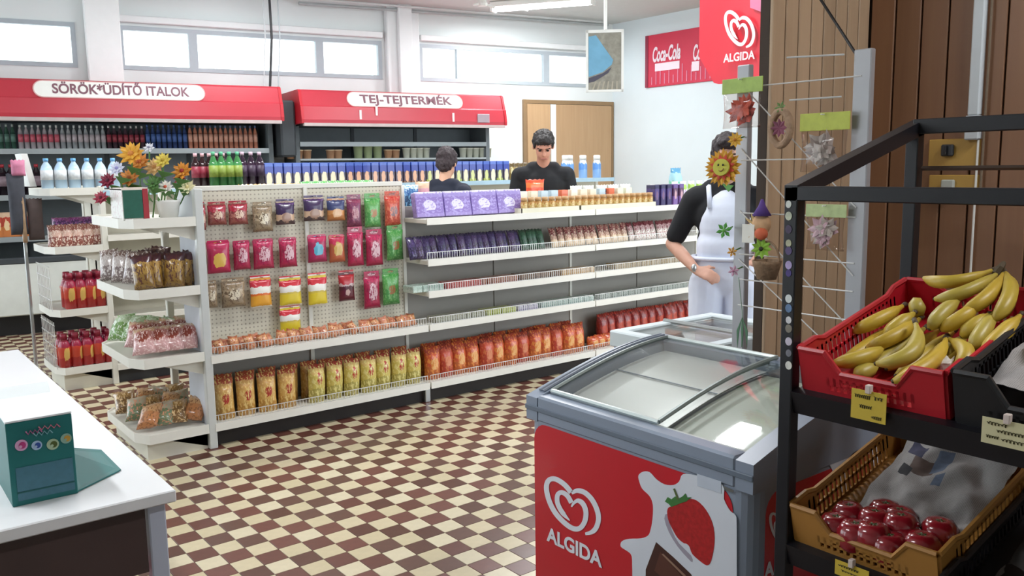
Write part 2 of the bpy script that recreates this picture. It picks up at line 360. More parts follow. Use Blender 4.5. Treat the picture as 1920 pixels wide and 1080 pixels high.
part(B().box((XA1-.012, p1.y, p1.z), (XA1-.001, p0.y, p0.z), ch=.003), 'plate', YEL, r_)
c = gx(1782, 352, XA1); part(B().box((XA1-.028, c.y-.022, c.z-.028), (XA1-.012, c.y+.022, c.z+.028), ch=.004), 'socket', mat('#b7bcb4', .4), r_)
# ------------------------------------------------------------------ ceiling lamps
TUBE = emit('#f4f8ff', 14)
def lamp(x, y, rz, label, ln=1.25, pw=LAMP_W):
    r_ = root('fluorescent_lamp', (x, y, 3.497), label, 'lamp', 'ceiling fluorescent lamps', rz)
    part(B().box((-ln/2, -.09, -.06), (ln/2, .09, 0), ch=.008), 'housing', WHITE, r_, local=True)
    for s in (-.045, .045):
        part(B().tube([(-ln/2+.03, s, -.085), (ln/2-.03, s, -.085)], .016, 10), 'tube', TUBE, r_, local=True, smooth=True)
    for s in (-1, 1): part(B().box((s*(ln/2-.015)-.015, -.075, -.11), (s*(ln/2-.015)+.015, .075, -.06), ch=.004), 'tube_holder', WHITE, r_, local=True)
    ld = bpy.data.lights.new('lamp_light', 'AREA'); ld.shape = 'RECTANGLE'; ld.size = ln; ld.size_y = .16; ld.energy = pw; ld.color = (.97, .98, 1)
    lo = bpy.data.objects.new('lamp_light', ld); COL.objects.link(lo); lo.parent = r_; lo.location = (0, 0, -.125)
lamp(6.78, 8.0, R(-57), 'lit fluorescent ceiling lamp above the tan double door')
lamp(3.1, 3.4, 0, 'lit fluorescent ceiling lamp above the front aisle', 1.25, 30); lamp(5.2, 6.1, 0, 'lit fluorescent ceiling lamp above the second aisle')
lamp(2.3, 6.1, 0, 'lit fluorescent ceiling lamp near the end of the second aisle'); lamp(3.4, 8.2, 0, 'lit fluorescent ceiling lamp before the drinks cooler', 1.25, 14); lamp(6.6, 3.6, 0, 'lit fluorescent ceiling lamp near the right white wall', 1.25, 45)
lamp(-.6, 3.0, R(90), 'added unseen fluorescent fill lamp above the white desk', 1.25, 34)  # unseen lamp added to brighten the desk
lamp(2.4, -.4, 0, 'added unseen fluorescent fill lamp behind the fruit rack', 1.25, 34)  # unseen lamp added to light the wood cladding, set back from the lower crate
# cables and fittings below the ceiling
def ceil_tube(px, y0, px2, y2, v, r, name, label, mt=WHITE):
    a, c = gw(px, y0, v), gw(px2, y2, v); return solo(B().tube([W(a[0], v, min(a[1], 3.47)), W(c[0], v, min(c[1], 3.47))], r), name, mt, label, 'pipe')
ceil_tube(560, 6, 1140, 47, .12, .018, 'ceiling_pipe', 'thin grey pipe under the ceiling along the rear wall', mat('#a9b0b0', .5))
ceil_tube(480, -10, 1130, 35, .25, .012, 'cable_run', 'pale cable run just below the ceiling pipe', mat('#c8cdcc', .5))
a = gw(505, 0, .3); bz = gw(505, 157, .3)
for dx, rr, mt, lb in ((0, .014, BLACK, 'black power cable hanging from the ceiling to the red drinks cooler'), (-.07, .007, mat('#c9cfd0', .5), 'pale thin cable left of the black hanging cable'), (.09, .007, mat('#b9c3c6', .5), 'pale thin cable right of the black hanging cable')):
    solo(B().tube([W(a[0]+dx, .3, 3.49), W(a[0]+dx+.005, .3, 3.0), W(bz[0]+dx, .3, 2.40)], rr), 'hanging_cable', mt, lb, 'cable')
for px, py, lb in ((905, 28, 'small white ceiling fitting left of the lit lamp'), (968, 33, 'white ceiling fitting just below the lit lamp')):
    u, z = gw(px, py, .9); p = W(u, .9, 3.47); b = B(); b.lathe([(.05, -.06), (.06, -.03), (.03, .03)], 12, p); b.tube([p+Vector((-.12, .02, -.05)), p+Vector((0, 0, -.03)), p+Vector((.14, -.05, -.07))], .015)
    solo(b, 'ceiling_fitting', WHITE, lb, 'fitting')
# ------------------------------------------------------------------ refrigerated wall cases
CRED = mat('#b5303e', .38, var=.04, scale=3); CASE = mat('#6a7276', .55, var=.06); CASED = mat('#3c4145', .6, var=.06); RAIL = mat('#9aa2a4', .4, .3, var=.04)
SIGNW = mat('#eceae4', .5, var=.02); SIGNT = mat('#7d5560', .6, var=.05)
def cooler(u0, u1, label, sign, su0, su1, ztop, tube_u, shelfz):
    L_ = u1-u0; p0 = W(u0, 0, 0); r_ = root('wall_cooler', p0, label, 'refrigerator', None, WA)
    lp = lambda b, name, mt, **k: part(b, name, mt, r_, local=True, **k)
    lp(B().box((0, -.06, .1), (L_, -.01, 2.1)), 'back_panel', CASE)
    for k in range(1, int(L_/.9)+1): lp(B().box((k*L_/(int(L_/.9)+1)-.02, -.075, .5), (k*L_/(int(L_/.9)+1)+.02, -.06, 2.06)), 'upright_channel', CASED)
    for x, nm in ((0, 'side_panel'), (L_-.05, 'side_panel')): lp(B().prism([(x, -.01, .05), (x, -.62, .05), (x, -.62, .8), (x, -.5, 1.0), (x, -.5, 2.06), (x, -.01, 2.06)], (.05, 0, 0)), nm, CASE)
    lp(B().box((.05, -.6, .22), (L_-.05, -.06, .5)), 'tub', CASE); lp(B().box((0, -.62, .2), (L_, -.585, .72), ch=.01), 'front_panel', mat('#d9dcd6', .45, var=.04))
    lp(B().box((0, -.63, .70), (L_, -.575, .76), ch=.01), 'bumper_rail', CASED); lp(B().box((.02, -.5, 0), (L_-.02, -.1, .2)), 'toe_kick', BLACK)
    for z in shelfz:
        s = lp(B().box((.05, -.5, z-.025), (L_-.05, -.06, z)), 'shelf', RAIL); lp2 = part(B().box((.05, -.515, z-.045), (L_-.05, -.5, z+.006)), 'price_rail', RAIL, s, local=True)
    # canopy with sloping red face
    y0, y1, y2 = -.78, -.86, -.9; zt, zm, zb = ztop, ztop-.17, ztop-.36
    prof = [(-.05, zt), (y0, zt), (y0-.03, zt-.02), (y1, zm), (y1-.015, zm-.012), (y2, zb+.04), (y2+.005, zb), (-.05, zb)]
    cn = lp(B().prism([(0, y, z) for y, z in prof], (L_, 0, 0)), 'canopy', CRED)
    part(B().box((-.004, y2-.006, zb-.03), (L_+.004, y2+.05, zb+.004)), 'lower_trim', mat('#b9a9a6', .4), cn, local=True)
    part(B().box((.02, y0+.1, zb-.012), (L_-.02, -.12, zb-.002)), 'underside', CASED, cn, local=True)
    for x in (-.03, L_): part(B().prism([(x, y*1.01 if y < -.1 else y, z) for y, z in prof], (.03, 0, 0)), 'end_cap', mat('#b81d2b', .4, var=.04), cn, local=True)
    # sign board lying on the upper face of the canopy
    sx0, sx1 = su0-u0, su1-u0; hh = .082; ang = math.atan2(zt-.02-zm, (y1-(y0-.03))*-1)
    cz = (zt-.02+zm)/2; cy = (y0-.03+y1)/2; d = Vector((0, (y0-.03)-y1, zt-.02-zm)).normalized(); nn = Vector((0, -d.z, d.y))
    pts = []
    for k in range(13):
        t = -math.pi/2+math.pi*k/12; pts.append((sx1-hh+hh*math.cos(t), hh*math.sin(t)))
    for k in range(13):
        t = math.pi/2+math.pi*k/12; pts.append((sx0+hh+hh*math.cos(t), hh*math.sin(t)))
    P = [Vector((x, cy, cz))+d*h for x, h in pts]
    sg = lp(B().prism([p+nn*.001 for p in P], nn*.008), 'sign_board', SIGNW, label='rounded white sign board with dark lettering')
    part(B().tube([p+nn*.006 for p in P]+[P[0]+nn*.006], .006, 6), 'sign_rim', mat('#d8a7a4', .5), sg, local=True)
    me = textmesh(sign, .128, SIGNT, .0015, .003); wd = max(v.co.x for v in me.vertices)-min(v.co.x for v in me.vertices)
    o = link('lettering', me, parent=sg); k = (sx1-sx0)*.80/wd
    M = Matrix((Vector((1, 0, 0)), d, nn)).transposed().to_4x4(); M.translation = Vector(((sx0+sx1)/2, cy, cz))+nn*.0105; o.matrix_local = M @ Matrix.Diagonal((k, 1.05, 1, 1))
    return r_
uL1 = gw(533, 190, .86)[0]-.05; s0, s1 = gw(62, 165, .83)[0], gw(383, 172, .83)[0]; uL0 = (s0+s1)-uL1-.25
cooler(uL0, uL1, 'long drinks cooler with red canopy and wide white sign at the left', 'SÖRÖK*ÜDÍTŐ ITALOK', s0, s1, 2.43, 0, (.95, 1.35, 1.79))
uR0, uR1 = gw(557, 200, .86)[0]+.06, gw(947, 205, .86)[0]-.03; t0, t1 = gw(650, 182, .83)[0], gw(866, 188, .83)[0]
cooler(uR0, uR1, 'dairy cooler with red canopy and short white sign beside the tan door', 'TEJ-TEJTERMÉK', t0, t1, 2.41, 0, (1.0, 1.42, 1.86))
b = B(); wbox(b, uL1+.04, uR0-.04, .3, .7, 1.7, 2.3, ch=.02); solo(b, 'fan_housing', CASED, 'dark narrow housing squeezed between the two red cooler canopies', 'housing')
for px, py in ((676, 215), (706, 208), (850, 220)):
    u, z = gw(px, py, .895); b = B(); wbox(b, u-.012, u+.012, .892, .9, z-.05, z+.05); solo(b, 'price_sticker', mat('#f3d9d8', .5), 'small pale sticker on the dairy canopy, %s' % {676: 'leftmost and lowest', 706: 'second from the left', 850: 'nearest the round badge'}[px], 'sticker', 'canopy stickers')
u, z = gw(907, 222, .905); b = B(); wbox(b, u-.08, u+.08, .893, .905, z-.05, z+.05, ch=.004); solo(b, 'control_panel', mat('#9c8a92', .4), 'small grey control panel at the right end of the dairy canopy', 'panel')
# ------------------------------------------------------------------ bottles
def bottle_proto(h, r, body, cap, lab, n=10, liquid=None):
    b = B(); b.lathe([(r*.8, 0), (r, .02*h), (r, .3*h), (r*1.01, .3*h), (r*1.01, .62*h), (r, .62*h), (r*.8, .74*h), (r*.36, .87*h), (r*.34, .9*h), (r*.42, .9*h), (r*.42, 1*h)], n, mis=[0, 0, 0, 2, 2, 0, 0, 0, 1, 1])
    return b.mesh('bottle', [mat(body, .15, var=.05), mat(cap, .4, var=.03), lab if not isinstance(lab, str) else mat(lab, .45, var=.25, scale=60)], True)
def put(me, name, label, cat, group, loc, rz=0, sc=None, rot=None): return tag(link(name, me, loc, rz, rot=rot, sc=sc), label, cat, group)
lo, hi = gw(40, 275, .5)[0], gw(492, 275, .5)[0]; u = lo; zz = 1.79
kinds = [(.235, '#b3a9ac', '#d9dcd8', '#c05a68', 'pale bottle with a red and white label on the top cooler shelf', 'red and white bottles in the drinks cooler', 7),
         (.235, '#a4a8aa', '#d8dcda', '#b5a9ac', 'grey-green bottle on the top cooler shelf beside the cola', 'grey bottles in the drinks cooler', 8),
         (.235, '#4c3a42', '#c8c4c2', '#8d3440', 'dark cola bottle with a red label on the top cooler shelf', 'cola bottles in the drinks cooler', 7),
         (.25, '#3c4c78', '#4a66a0', '#4a66a0', 'blue bottle on the top cooler shelf', 'blue bottles in the drinks cooler', 8),
         (.25, '#c8836a', '#6a78a0', '#d6a08a', 'orange drink bottle with a blue cap on the top cooler shelf', 'orange bottles in the drinks cooler', 14)]
step = (hi-lo)/44
for h, bc, cc, lc, lb, gp, n in kinds:
    me = bottle_proto(h, step*.44, bc, cc, lc)
    for k in range(n): put(me, 'drink_bottle', lb, 'bottle', gp, W(u, .42, zz)); u += step
me = bottle_proto(.24, step*.42, '#3c5a4c', '#aeb9b4', '#56776a')
for k in range(3): put(me, 'drink_bottle', 'green bottle at the left end of the top cooler shelf', 'bottle', 'green bottles in the drinks cooler', W(lo-step*(k+1.2), .42, zz))
# lower left of the drinks cooler
me = bottle_proto(.3, .045, '#231a20', '#9c2230', '#7c6a72')
for k in range(7): put(me, 'cola_bottle', 'dark cola bottle on the middle cooler shelf at the left edge', 'bottle', 'cola bottles on the middle cooler shelf', W(gw(-28+k*16, 320, .42)[0], .42, 1.35))
b = B(); b.box((-.05, -.03, 0), (.05, .03, .24), ch=.006); me = b.mesh('carton', packmat([(0, '#c2743d'), (.45, '#b3422f'), (.8, '#d8b79a')], blob='#e5c89a'))
for k in range(6): put(me, 'juice_carton', 'orange-red juice carton on the low cooler shelf at the left edge', 'carton', 'juice cartons on the low cooler shelf', W(gw(-22+k*16.5, 400, .42)[0], .42, .95), WA)
# dairy tubs in the right cooler
def tub(r, h, c, lid):
    return B().lathe([(r*.82, 0), (r, h*.9), (r*1.08, h*.9), (r*1.08, h)], 12, mis=[0, 1, 1]).mesh('tub', [mat(c, .4, var=.1), mat(lid, .4, var=.05)], True)
g1 = tub(.055, .15, '#aab98e', '#c3cba8'); g2 = tub(.045, .12, '#d9dccb', '#e9e8da'); g3 = tub(.05, .1, '#c99b78', '#e2c9a8')
for px in (672, 690, 708): put(g1, 'dairy_tub', 'tall pale green tub in the dairy cooler', 'tub', 'green tubs in the dairy cooler', W(gw(px, 295, .4)[0], .4, 1.68))
for px in (762, 775, 787, 799, 868, 880, 892, 904, 915): put(g2, 'dairy_tub', 'small white yoghurt tub in the dairy cooler', 'tub', 'white tubs in the dairy cooler', W(gw(px, 295, .4)[0], .4, 1.68))
for px in (728, 742, 546, 560, 576, 620, 634): put(g3, 'dairy_tub', 'short peach-coloured tub in the dairy cooler', 'tub', 'peach tubs in the dairy cooler', W(gw(px, 298, .4)[0], .4, 1.68))
b = B(); wbox(b, uR0+.05, uR1-.05, .14, .5, 1.66, 1.68); solo(b, 'glass_shelf', mat('#a7b0b2', .3), 'extra thin shelf carrying tubs in the dairy cooler', 'shelf')
# ------------------------------------------------------------------ middle gondola
def shelf_set(r_, x0, x1, yf, yb, zs, strip='price_strip', fence=(), lip=.03):
    for z in zs:
        s = part(B().box((x0+.004, min(yf, yb), z-.03), (x1-.004, max(yf, yb), z), ch=.003), 'shelf', SHELF, r_)
        d = -1 if yf < yb else 1
        part(B().box((x0+.006, yf+d*.008, z-.038), (x1-.006, yf, z+.006)), strip, mat('#e6e3da', .35, var=.03), s)
        if z in fence:
            b = B(); n = int((x1-x0)/.02); yy = yf-d*.012
            for k in range(n+1):
                x = x0+.012+(x1-x0-.024)*k/n; b.box((x-.0013, yy-.0013, z), (x+.0013, yy+.0013, z+.05))
            b.box((x0+.01, yy-.002, z+.048), (x1-.01, yy+.002, z+.052)); b.box((x0+.01, yy-.002, z+.003), (x1-.01, yy+.002, z+.007))
            part(b, 'wire_fence', WIRE, s, kind='stuff')
GM = root('gondola_shelf', (1.56, 6.75, 0), 'white middle gondola with a row of blue cartons on its top shelf', 'shelving')
for x0, x1 in ((1.56, 3.06), (3.06, 4.56), (4.56, 6.06), (6.06, 6.72)):
    part(B().box((x0+.02, 7.03, .1), (x1-.02, 7.06, 1.4)), 'back_panel', CREAM, GM)
    shelf_set(GM, x0, x1, 6.75, 7.02, (.14, .5, .8, 1.1)); part(B().box((x0, 6.75, 1.395), (x1, 7.34, 1.425), ch=.003), 'top_shelf', SHELF, GM)
    part(B().box((x0, 6.742, 1.39), (x1, 6.75, 1.43)), 'price_strip', mat('#a9c6d6', .4), GM); part(B().box((x0, 6.79, 0), (x1, 7.3, .1)), 'plinth', CHARC, GM)
for x in (1.56, 3.06, 4.56, 6.06, 6.72): part(B().box((x-.02, 7.02, 0), (x+.02, 7.07, 1.42)), 'upright', SHELF, GM)
part(B().box((1.53, 6.75, 0), (1.57, 6.80, 1.46), ch=.004), 'end_post', SHELF, GM); part(B().box((1.53, 7.28, 0), (1.57, 7.33, 1.46), ch=.004), 'end_post', SHELF, GM)
part(B().box((1.54, 6.80, .1), (1.56, 7.28, 1.4)), 'end_panel', CREAM, GM)
def endcap(name, label, x0, x1, y0, y1, zs, post=True):
    r_ = root(name, (x1, y0, 0), label, 'shelving')
    for k, z in enumerate(zs):
        pts = [(x1, y0), (x0+.05, y0), (x0, y0+.1), (x0, y1-.06), (x0+.05, y1), (x1, y1)]
        s = part(B().prism([(x, y, z-.035) for x, y in pts][::-1], (0, 0, .035)), 'shelf', SHELF, r_)
        b = B(); Q = [(x+(-.006 if x < x1 else 0), y+(-.006 if y == y0 else (.006 if y == y1 else 0))) for x, y in pts]
        for (xa, ya), (xb, yb) in zip(Q[:-1], Q[1:]): b.prism([(xa, ya, z-.04), (xb, yb, z-.04), (xb, yb, z+.012), (xa, ya, z+.012)], (Vector((-(yb-ya), xb-xa, 0)).normalized()*-.006))
        part(b, 'price_strip', mat('#e3e1d8', .35, var=.03), s)
        for y in (y0+.03, y1-.05): part(B().prism([(x1, y, z-.035), (x1, y, z-.12), (x0+.12, y, z-.035)], (0, .012, 0)), 'bracket', SHELF, r_)
    part(B().box((x0+.04, y0+.03, 0), (x1, y1-.05, zs[0]-.035)), 'plinth', CREAM, r_)
    return r_
EM = endcap('endcap_shelf', 'white four-tier end-cap shelves of the middle gondola holding red bottles', 1.17, 1.53, 6.75, 7.3, (.16, .58, 1.03, 1.44))
# wire side basket bars of the middle end cap
for z0, z1 in ((.16, .56), (.58, .98)):
    b = B()
    for k in range(9): y = 6.8+k*.055; b.tube([(1.175, y, z0), (1.175, y, z1*.9)], .003, 5)
    for k in range(4): z = z0+.08+k*.08; b.tube([(1.175, 6.78, z), (1.175, 7.27, z)], .003, 5)
    part(b, 'wire_side', WIRE, EM, kind='stuff')
# cartons on the middle gondola
b = B(); b.box((-.036, -.03, 0), (.036, .03, .19), ch=.003)
CART = [packmat([(0, '#56604a'), (.1, '#4a4458'), (.55, '#34459a'), (.85, '#4a66b8')], blob='#ddd0b0', blobz=.28, blobr=.34, wob=.05), packmat([(0, '#7a5a48'), (.1, '#4c4050'), (.55, '#34459a'), (.85, '#4a66b8')], blob='#d9a98a', blobz=.32, blobr=.28, wob=.05), packmat([(0, '#8a944a'), (.15, '#4c4a50'), (.55, '#34459a'), (.85, '#4a66b8')], blob='#c8cc8a', blobz=.3, blobr=.27, wob=.05)]
cms = [b.mesh('milk_carton', c) for c in CART]
x = gy(503, 340, 6.83).x; k = 0
while x < gy(952, 340, 6.83).x:
    q = 0 if k < 9 else (1 if k < 19 else 2 if k % 2 else 0); put(cms[q], 'milk_carton', ['blue milk carton with a cream motif on the middle gondola', 'blue milk carton with a peach motif on the middle gondola', 'blue carton with a lime motif on the middle gondola'][q], 'carton', ['blue cartons with cream motif', 'blue cartons with peach motif', 'blue cartons with lime motif'][q], (x, 6.83, 1.425), R(random.uniform(-3, 3))); x += .0815; k += 1
# bottles left of the cartons
wb = bottle_proto(.215, .04, '#b9d3e8', '#6fb1e4', '#dfe9f2')
for k in range(6):
    for j in range(1): put(wb, 'water_bottle', 'clear water bottle with a light blue cap on the middle end cap', 'bottle', 'water bottles on the middle end cap', (1.22+k*.088, 6.83+j*.09, 1.445), random.random())
cb = bottle_proto(.27, .036, '#2b1418', '#d7a7ae', '#8a2a3c')
for k, px in enumerate((368, 381, 394, 407, 420)): put(cb, 'cola_bottle', 'dark cola bottle with a pinkish cap behind the artificial flowers', 'bottle', 'cola bottles on the middle gondola', (gy(px, 330, 6.84).x, 6.84, 1.425))
gb = bottle_proto(.28, .037, '#3c7a44', '#58a880', '#83973f')
for k, px in enumerate((398, 413, 428, 443)): put(gb, 'lemonade_bottle', 'bright green lemonade bottle between the cola and the blue cartons', 'bottle', 'green bottles on the middle gondola', (gy(px, 330, 6.80).x, 6.76+.0, 1.425))
db = bottle_proto(.28, .038, '#2c1b2c', '#c7a9bb', '#3c2a40')
for k, px in enumerate((456, 472, 488)): put(db, 'dark_bottle', 'blackcurrant-dark bottle next to the first blue carton', 'bottle', 'dark bottles on the middle gondola', (gy(px, 330, 6.82).x, 6.82, 1.425))
# white detergent bottles and brown packs at the right of the middle gondola
def deterg():
    b = B(); b.lathe([(.034, 0), (.04, .01), (.04, .17), (.03, .2), (.03, .21), (.032, .21), (.032, .25), (.024, .255)], 14, mis=[0, 0, 0, 0, 1, 1, 1]); return b.mesh('detergent_bottle', [packmat([(0, '#7ea6d6'), (.45, '#5b8fd0'), (.7, '#dfe8f0'), (.8, '#f0f3f5')]), WHITE], True)
dm = deterg()
for k, px in enumerate((1060, 1068, 1093, 1119)): 
    put(dm, 'detergent_bottle', 'white bottle with a blue label standing behind the bending man', 'bottle', 'white and blue bottles on the middle gondola', (gy(px, 320, 6.83).x, 6.83, 1.39), 0, (1.15, 1.15, 1.1))
pb = B().pouch(.075, .17, .05).mesh('coffee_pack', packmat([(0, '#7d6a3c'), (.4, '#a08a55'), (.75, '#5a4a2c')], blob='#cabf8a'), True)
for k in range(6): put(pb, 'coffee_pack', 'brown and olive pack at the end of the carton row', 'packet', 'brown packs on the middle gondola', (gy(962+k*9, 340, 6.83).x, 6.86, 1.425), 0)
# ------------------------------------------------------------------ front gondola
GY0, GYP, GY1 = 4.762, 5.045, 5.42
GF = root('gondola_shelf', (1.57, GY0, 0), 'long white front gondola with pegboard packs and tilted rows of snacks', 'shelving')
MX = (1.585, 3.03, 4.54, 6.05)
def pegmat():
    mt, nt, b = newmat('pegboard'); L = nt.links.new; N = nt.nodes.new
    tc = N('ShaderNodeTexCoord'); mp = N('ShaderNodeVectorMath'); mp.operation = 'SCALE'; mp.inputs[3].default_value = 40; L(tc.outputs['Object'], mp.inputs[0])
    fr = N('ShaderNodeVectorMath'); fr.operation = 'FRACTION'; L(mp.outputs[0], fr.inputs[0])
    fl = N('ShaderNodeVectorMath'); fl.operation = 'MULTIPLY'; fl.inputs[1].default_value = (1, 0, 1); L(fr.outputs[0], fl.inputs[0])
    ds = N('ShaderNodeVectorMath'); ds.operation = 'DISTANCE'; ds.inputs[1].default_value = (.5, 0, .5); L(fl.outputs[0], ds.inputs[0])
    lt = N('ShaderNodeMath'); lt.operation = 'LESS_THAN'; lt.inputs[1].default_value = .2; L(ds.outputs['Value'], lt.inputs[0])
    mx = N('ShaderNodeMix'); mx.data_type = 'RGBA'; L(lt.outputs[0], mx.inputs[0]); mx.inputs[6].default_value = hexc('#d3cdbb'); mx.inputs[7].default_value = hexc('#a59e8e'); L(mx.outputs[2], b.inputs['Base Color'])
    b.inputs['Roughness'].default_value = .55; return mt
PEG = pegmat(); BACKP = mat('#97938c', .6, var=.05, scale=3)
ZS = (.135, .525)
for k in range(3):
    x0, x1 = MX[k], MX[k+1]
    if k == 0:
        xm = (x0+x1)/2+.02
        for a, c in ((x0+.03, xm-.012), (xm+.012, x1-.005)):
            part(B().box((a, GYP, .5), (c, GYP+.02, 1.44), ch=.002), 'pegboard_panel', PEG, GF); part(B().box((a, GYP, .12), (c, GYP+.02, .5)), 'back_panel', BACKP, GF)
        part(B().box((xm-.013, GYP-.012, .1), (xm+.013, GYP+.03, 1.45), ch=.002), 'upright', SHELF, GF)
    else:
        xm = (x0+x1)/2
        for a, c in ((x0, xm), (xm, x1)):
            part(B().box((a+.004, GYP, .12), (c-.004, GYP+.02, 1.3), ch=.002), 'back_panel', BACKP, GF)
    part(B().box((x0, GY0+.06, 0), (x1, GY1-.05, .1)), 'plinth', mat('#241d1a', .7, var=.1), GF)
    shelf_set(GF, x0, x1, GY0, GYP, ZS, fence=ZS)
    if k: shelf_set(GF, x0, x1, GY0, GYP, (.745, .955, 1.225), fence=(.745, .955))
    part(B().box((x0, GYP+.02, 1.195), (x1, GY1, 1.225), ch=.003), 'rear_shelf', SHELF, GF)
    for z in (.14, .5, .85): part(B().box((x0, GYP+.02, z-.03), (x1, GY1, z), ch=.003), 'rear_shelf', SHELF, GF)
for x in MX[1:]:
    part(B().box((x-.012, GYP-.01, 0), (x+.012, GYP+.04, 1.44 if x < 3.1 else 1.3), ch=.002), 'upright', SHELF, GF)
    part(B().box((x-.02, GY0+.03, 0), (x+.02, GY0+.07, .1), ch=.003), 'foot', STEEL, GF)
part(B().box((1.555, GY0-.005, 0), (1.6, GY0+.04, 1.46), ch=.004), 'end_post', mat('#cfd2d0', .35, .2, var=.04), GF)
part(B().box((1.56, GY0+.04, .1), (1.585, GYP+.03, 1.45), ch=.002), 'end_panel', mat('#c5c9d0', .5, var=.04), GF)
part(B().box((1.555, GY1-.04, 0), (1.595, GY1, 1.46), ch=.004), 'end_post', SHELF, GF)
part(B().box((1.6, GYP-.006, 1.44), (3.03, GYP+.03, 1.47), ch=.003), 'top_rail', SHELF, GF)
EF = endcap('endcap_shelf', 'white four-tier end-cap shelves nearest the white desk with flowers on top', 1.19, 1.555, GY0, 5.5, (.135, .55, .925, 1.30))
# ---- packs hanging on the pegboard
def hangpack(px0, px1, py0, py1, mt, label, group, shape='rect', film=False):
    yb = GYP-.06; a, c = gy(px0, py0, yb), gy(px1, py1, yb); wd = abs(c.x-a.x)*.97; h = abs(a.z-c.z)
    r_ = root('hanging_pack', ((a.x+c.x)/2, yb, c.z), label, 'packet', group)
    b = B()
    if shape == 'round':
        b.pouch(wd, h*.94, .045, seed=int(px0)); part(b, 'bag', mt, r_, True, local=True)
    else:
        b.pouch(wd, h*.86, .04, seed=int(px0)); part(b, 'bag', mt, r_, True, local=True)
    hb = B().box((-wd*.46, -.002, h*.84), (wd*.46, .002, h), ch=.0008); part(hb, 'header_card', HDR[group] if group in HDR else mt, r_, local=True)
    part(B().tube([(0, .06, h*.95), (0, -.04, h*.95), (0, -.05, h*.975)], .0028, 6), 'peg_hook', STEEL, r_, local=True)
HDR = {}
KR = packmat([(0, '#8a4a40'), (.35, '#a8685c'), (.62, '#b0203a')], blob='#d8b8a0', stripe='#7a2a30'); KC = packmat([(0, '#8d7a60'), (.4, '#b6a184'), (.7, '#9a8468')], blob='#d9cdb4', stripe='#6e5a44')
KP = packmat([(0, '#4a3a3c'), (.2, '#c9a88c'), (.45, '#3a2450'), (.9, '#57306e')], blob='#a08070', blobz=.3); KB = packmat([(0, '#b0703c'), (.3, '#c88a50'), (.5, '#38406e')], blob='#d8b088', blobz=.35)
KM = packmat([(0, '#6a2a48'), (.5, '#7a3058'), (.85, '#8a2c50')], blob='#b8848c', stripe='#8f4a60'); KG = packmat([(0, '#4d8f4a'), (.5, '#5aa052'), (.85, '#4a9c48')], blob='#a8744c', blobr=.16, stripe='#79b06a')
KO = packmat([(0, '#b84a38'), (.5, '#c8503c'), (.85, '#cf4038')], blob='#8a6a6c', blobr=.2, stripe='#d87a5c'); KMag = packmat([(0, '#b01c4a'), (.8, '#c02458')], blob='#d8b050', blobr=.26, blobz=.42)
KMagW = packmat([(0, '#a82048'), (.8, '#c02458')], blob='#d0a8b0', blobr=.26, stripe='#8f1840'); KMagB = packmat([(0, '#a02050'), (.8, '#c02458')], blob='#58a8c0', blobr=.24); KMagO = packmat([(0, '#b05a38'), (.7, '#c02c50')], blob='#c8a860', blobr=.26)
KGum = packmat([(0, '#e8e0d0'), (.06, '#e0a030'), (.42, '#d86a28'), (.5, '#e8e4dc'), (.74, '#c8283c')], wob=.08); KGumY = packmat([(0, '#e8e0d0'), (.06, '#d8c030'), (.46, '#c8b048'), (.52, '#e8e4dc'), (.76, '#cc2838')], wob=.08)
KDk = packmat([(0, '#5a1424'), (.4, '#4a1420'), (.55, '#c0a8a8'), (.65, '#b01c28')], blob='#b89890', blobr=.12, blobz=.3)
HP = [
 (373, 387, 379, 431, KR, 'narrow dark red pack at the left end of the top peg row', None), (387, 426, 379, 421, KR, 'red-topped brown snack pack in the top peg row', 'red-topped packs'), (426, 466, 377, 420, KR, 'red-topped brown snack pack in the top peg row', 'red-topped packs'),
 (471, 513, 379, 433, KC, 'clear bag of brown nuts in the top peg row', None), (515, 554, 374, 420, KP, 'purple-topped dark pack left of the pegboard upright', None),
 (567, 609, 367, 413, KP, 'purple-topped dark pack right of the pegboard upright', None), (611, 648, 369, 413, KB, 'blue-topped orange pack in the top peg row', None), (648, 679, 365, 424, KM, 'tall maroon pack in the top peg row', None), (681, 715, 363, 425, KG, 'tall green pack in the top peg row', None), (719, 752, 359, 422, KO, 'tall orange-red pack at the right end of the top peg row', None),
 (385, 434, 452, 510, KMag, 'magenta pack with a yellow window, leftmost of the second peg row', None, 'round'), (435, 471, 452, 504, KMagW, 'magenta pack with a pale motif in the second peg row', 'magenta packs with pale motif', 'round'), (472, 515, 449, 502, KMagW, 'magenta pack with a pale motif in the second peg row', 'magenta packs with pale motif', 'round'), (521, 558, 446, 499, KMagW, 'magenta pack with a pale motif in the second peg row', 'magenta packs with pale motif', 'round'),
 (575, 614, 441, 490, KMagB, 'magenta pack with a light blue motif in the second peg row', None, 'round'), (615, 648, 441, 490, KMagO, 'magenta and orange pack beside the blue motif pack', None, 'round'), (649, 683, 426, 497, KMagW, 'tall magenta pack, left of two in the second peg row', None), (684, 719, 431, 496, KMagW, 'tall magenta pack, right of two in the second peg row', None), (723, 757, 422, 486, KG, 'tall green pack at the right end of the second peg row', None),
 (383, 409, 527, 576, KC, 'small clear bag at the left end of the third peg row', None), (412, 462, 523, 573, KC, 'wide clear bag of brown sweets in the third peg row', None), (466, 511, 518, 574, KGum, 'red, white and orange sweets bag in the third peg row', None), (521, 567, 519, 571, KGumY, 'red, white and yellow sweets bag directly above the low one', None), (575, 615, 513, 571, KGumY, 'red, white and yellow sweets bag right of the pegboard upright', None),
 (633, 666, 508, 562, KDk, 'dark red bag with a pale band in the third peg row', None), (680, 714, 510, 576, KMagW, 'tall magenta pack in the third peg row', None), (715, 750, 505, 569, KG, 'tall green pack at the right end of the third peg row', None), (522, 566, 575, 622, KGumY, 'single low sweets bag hanging under the third peg row', None)]
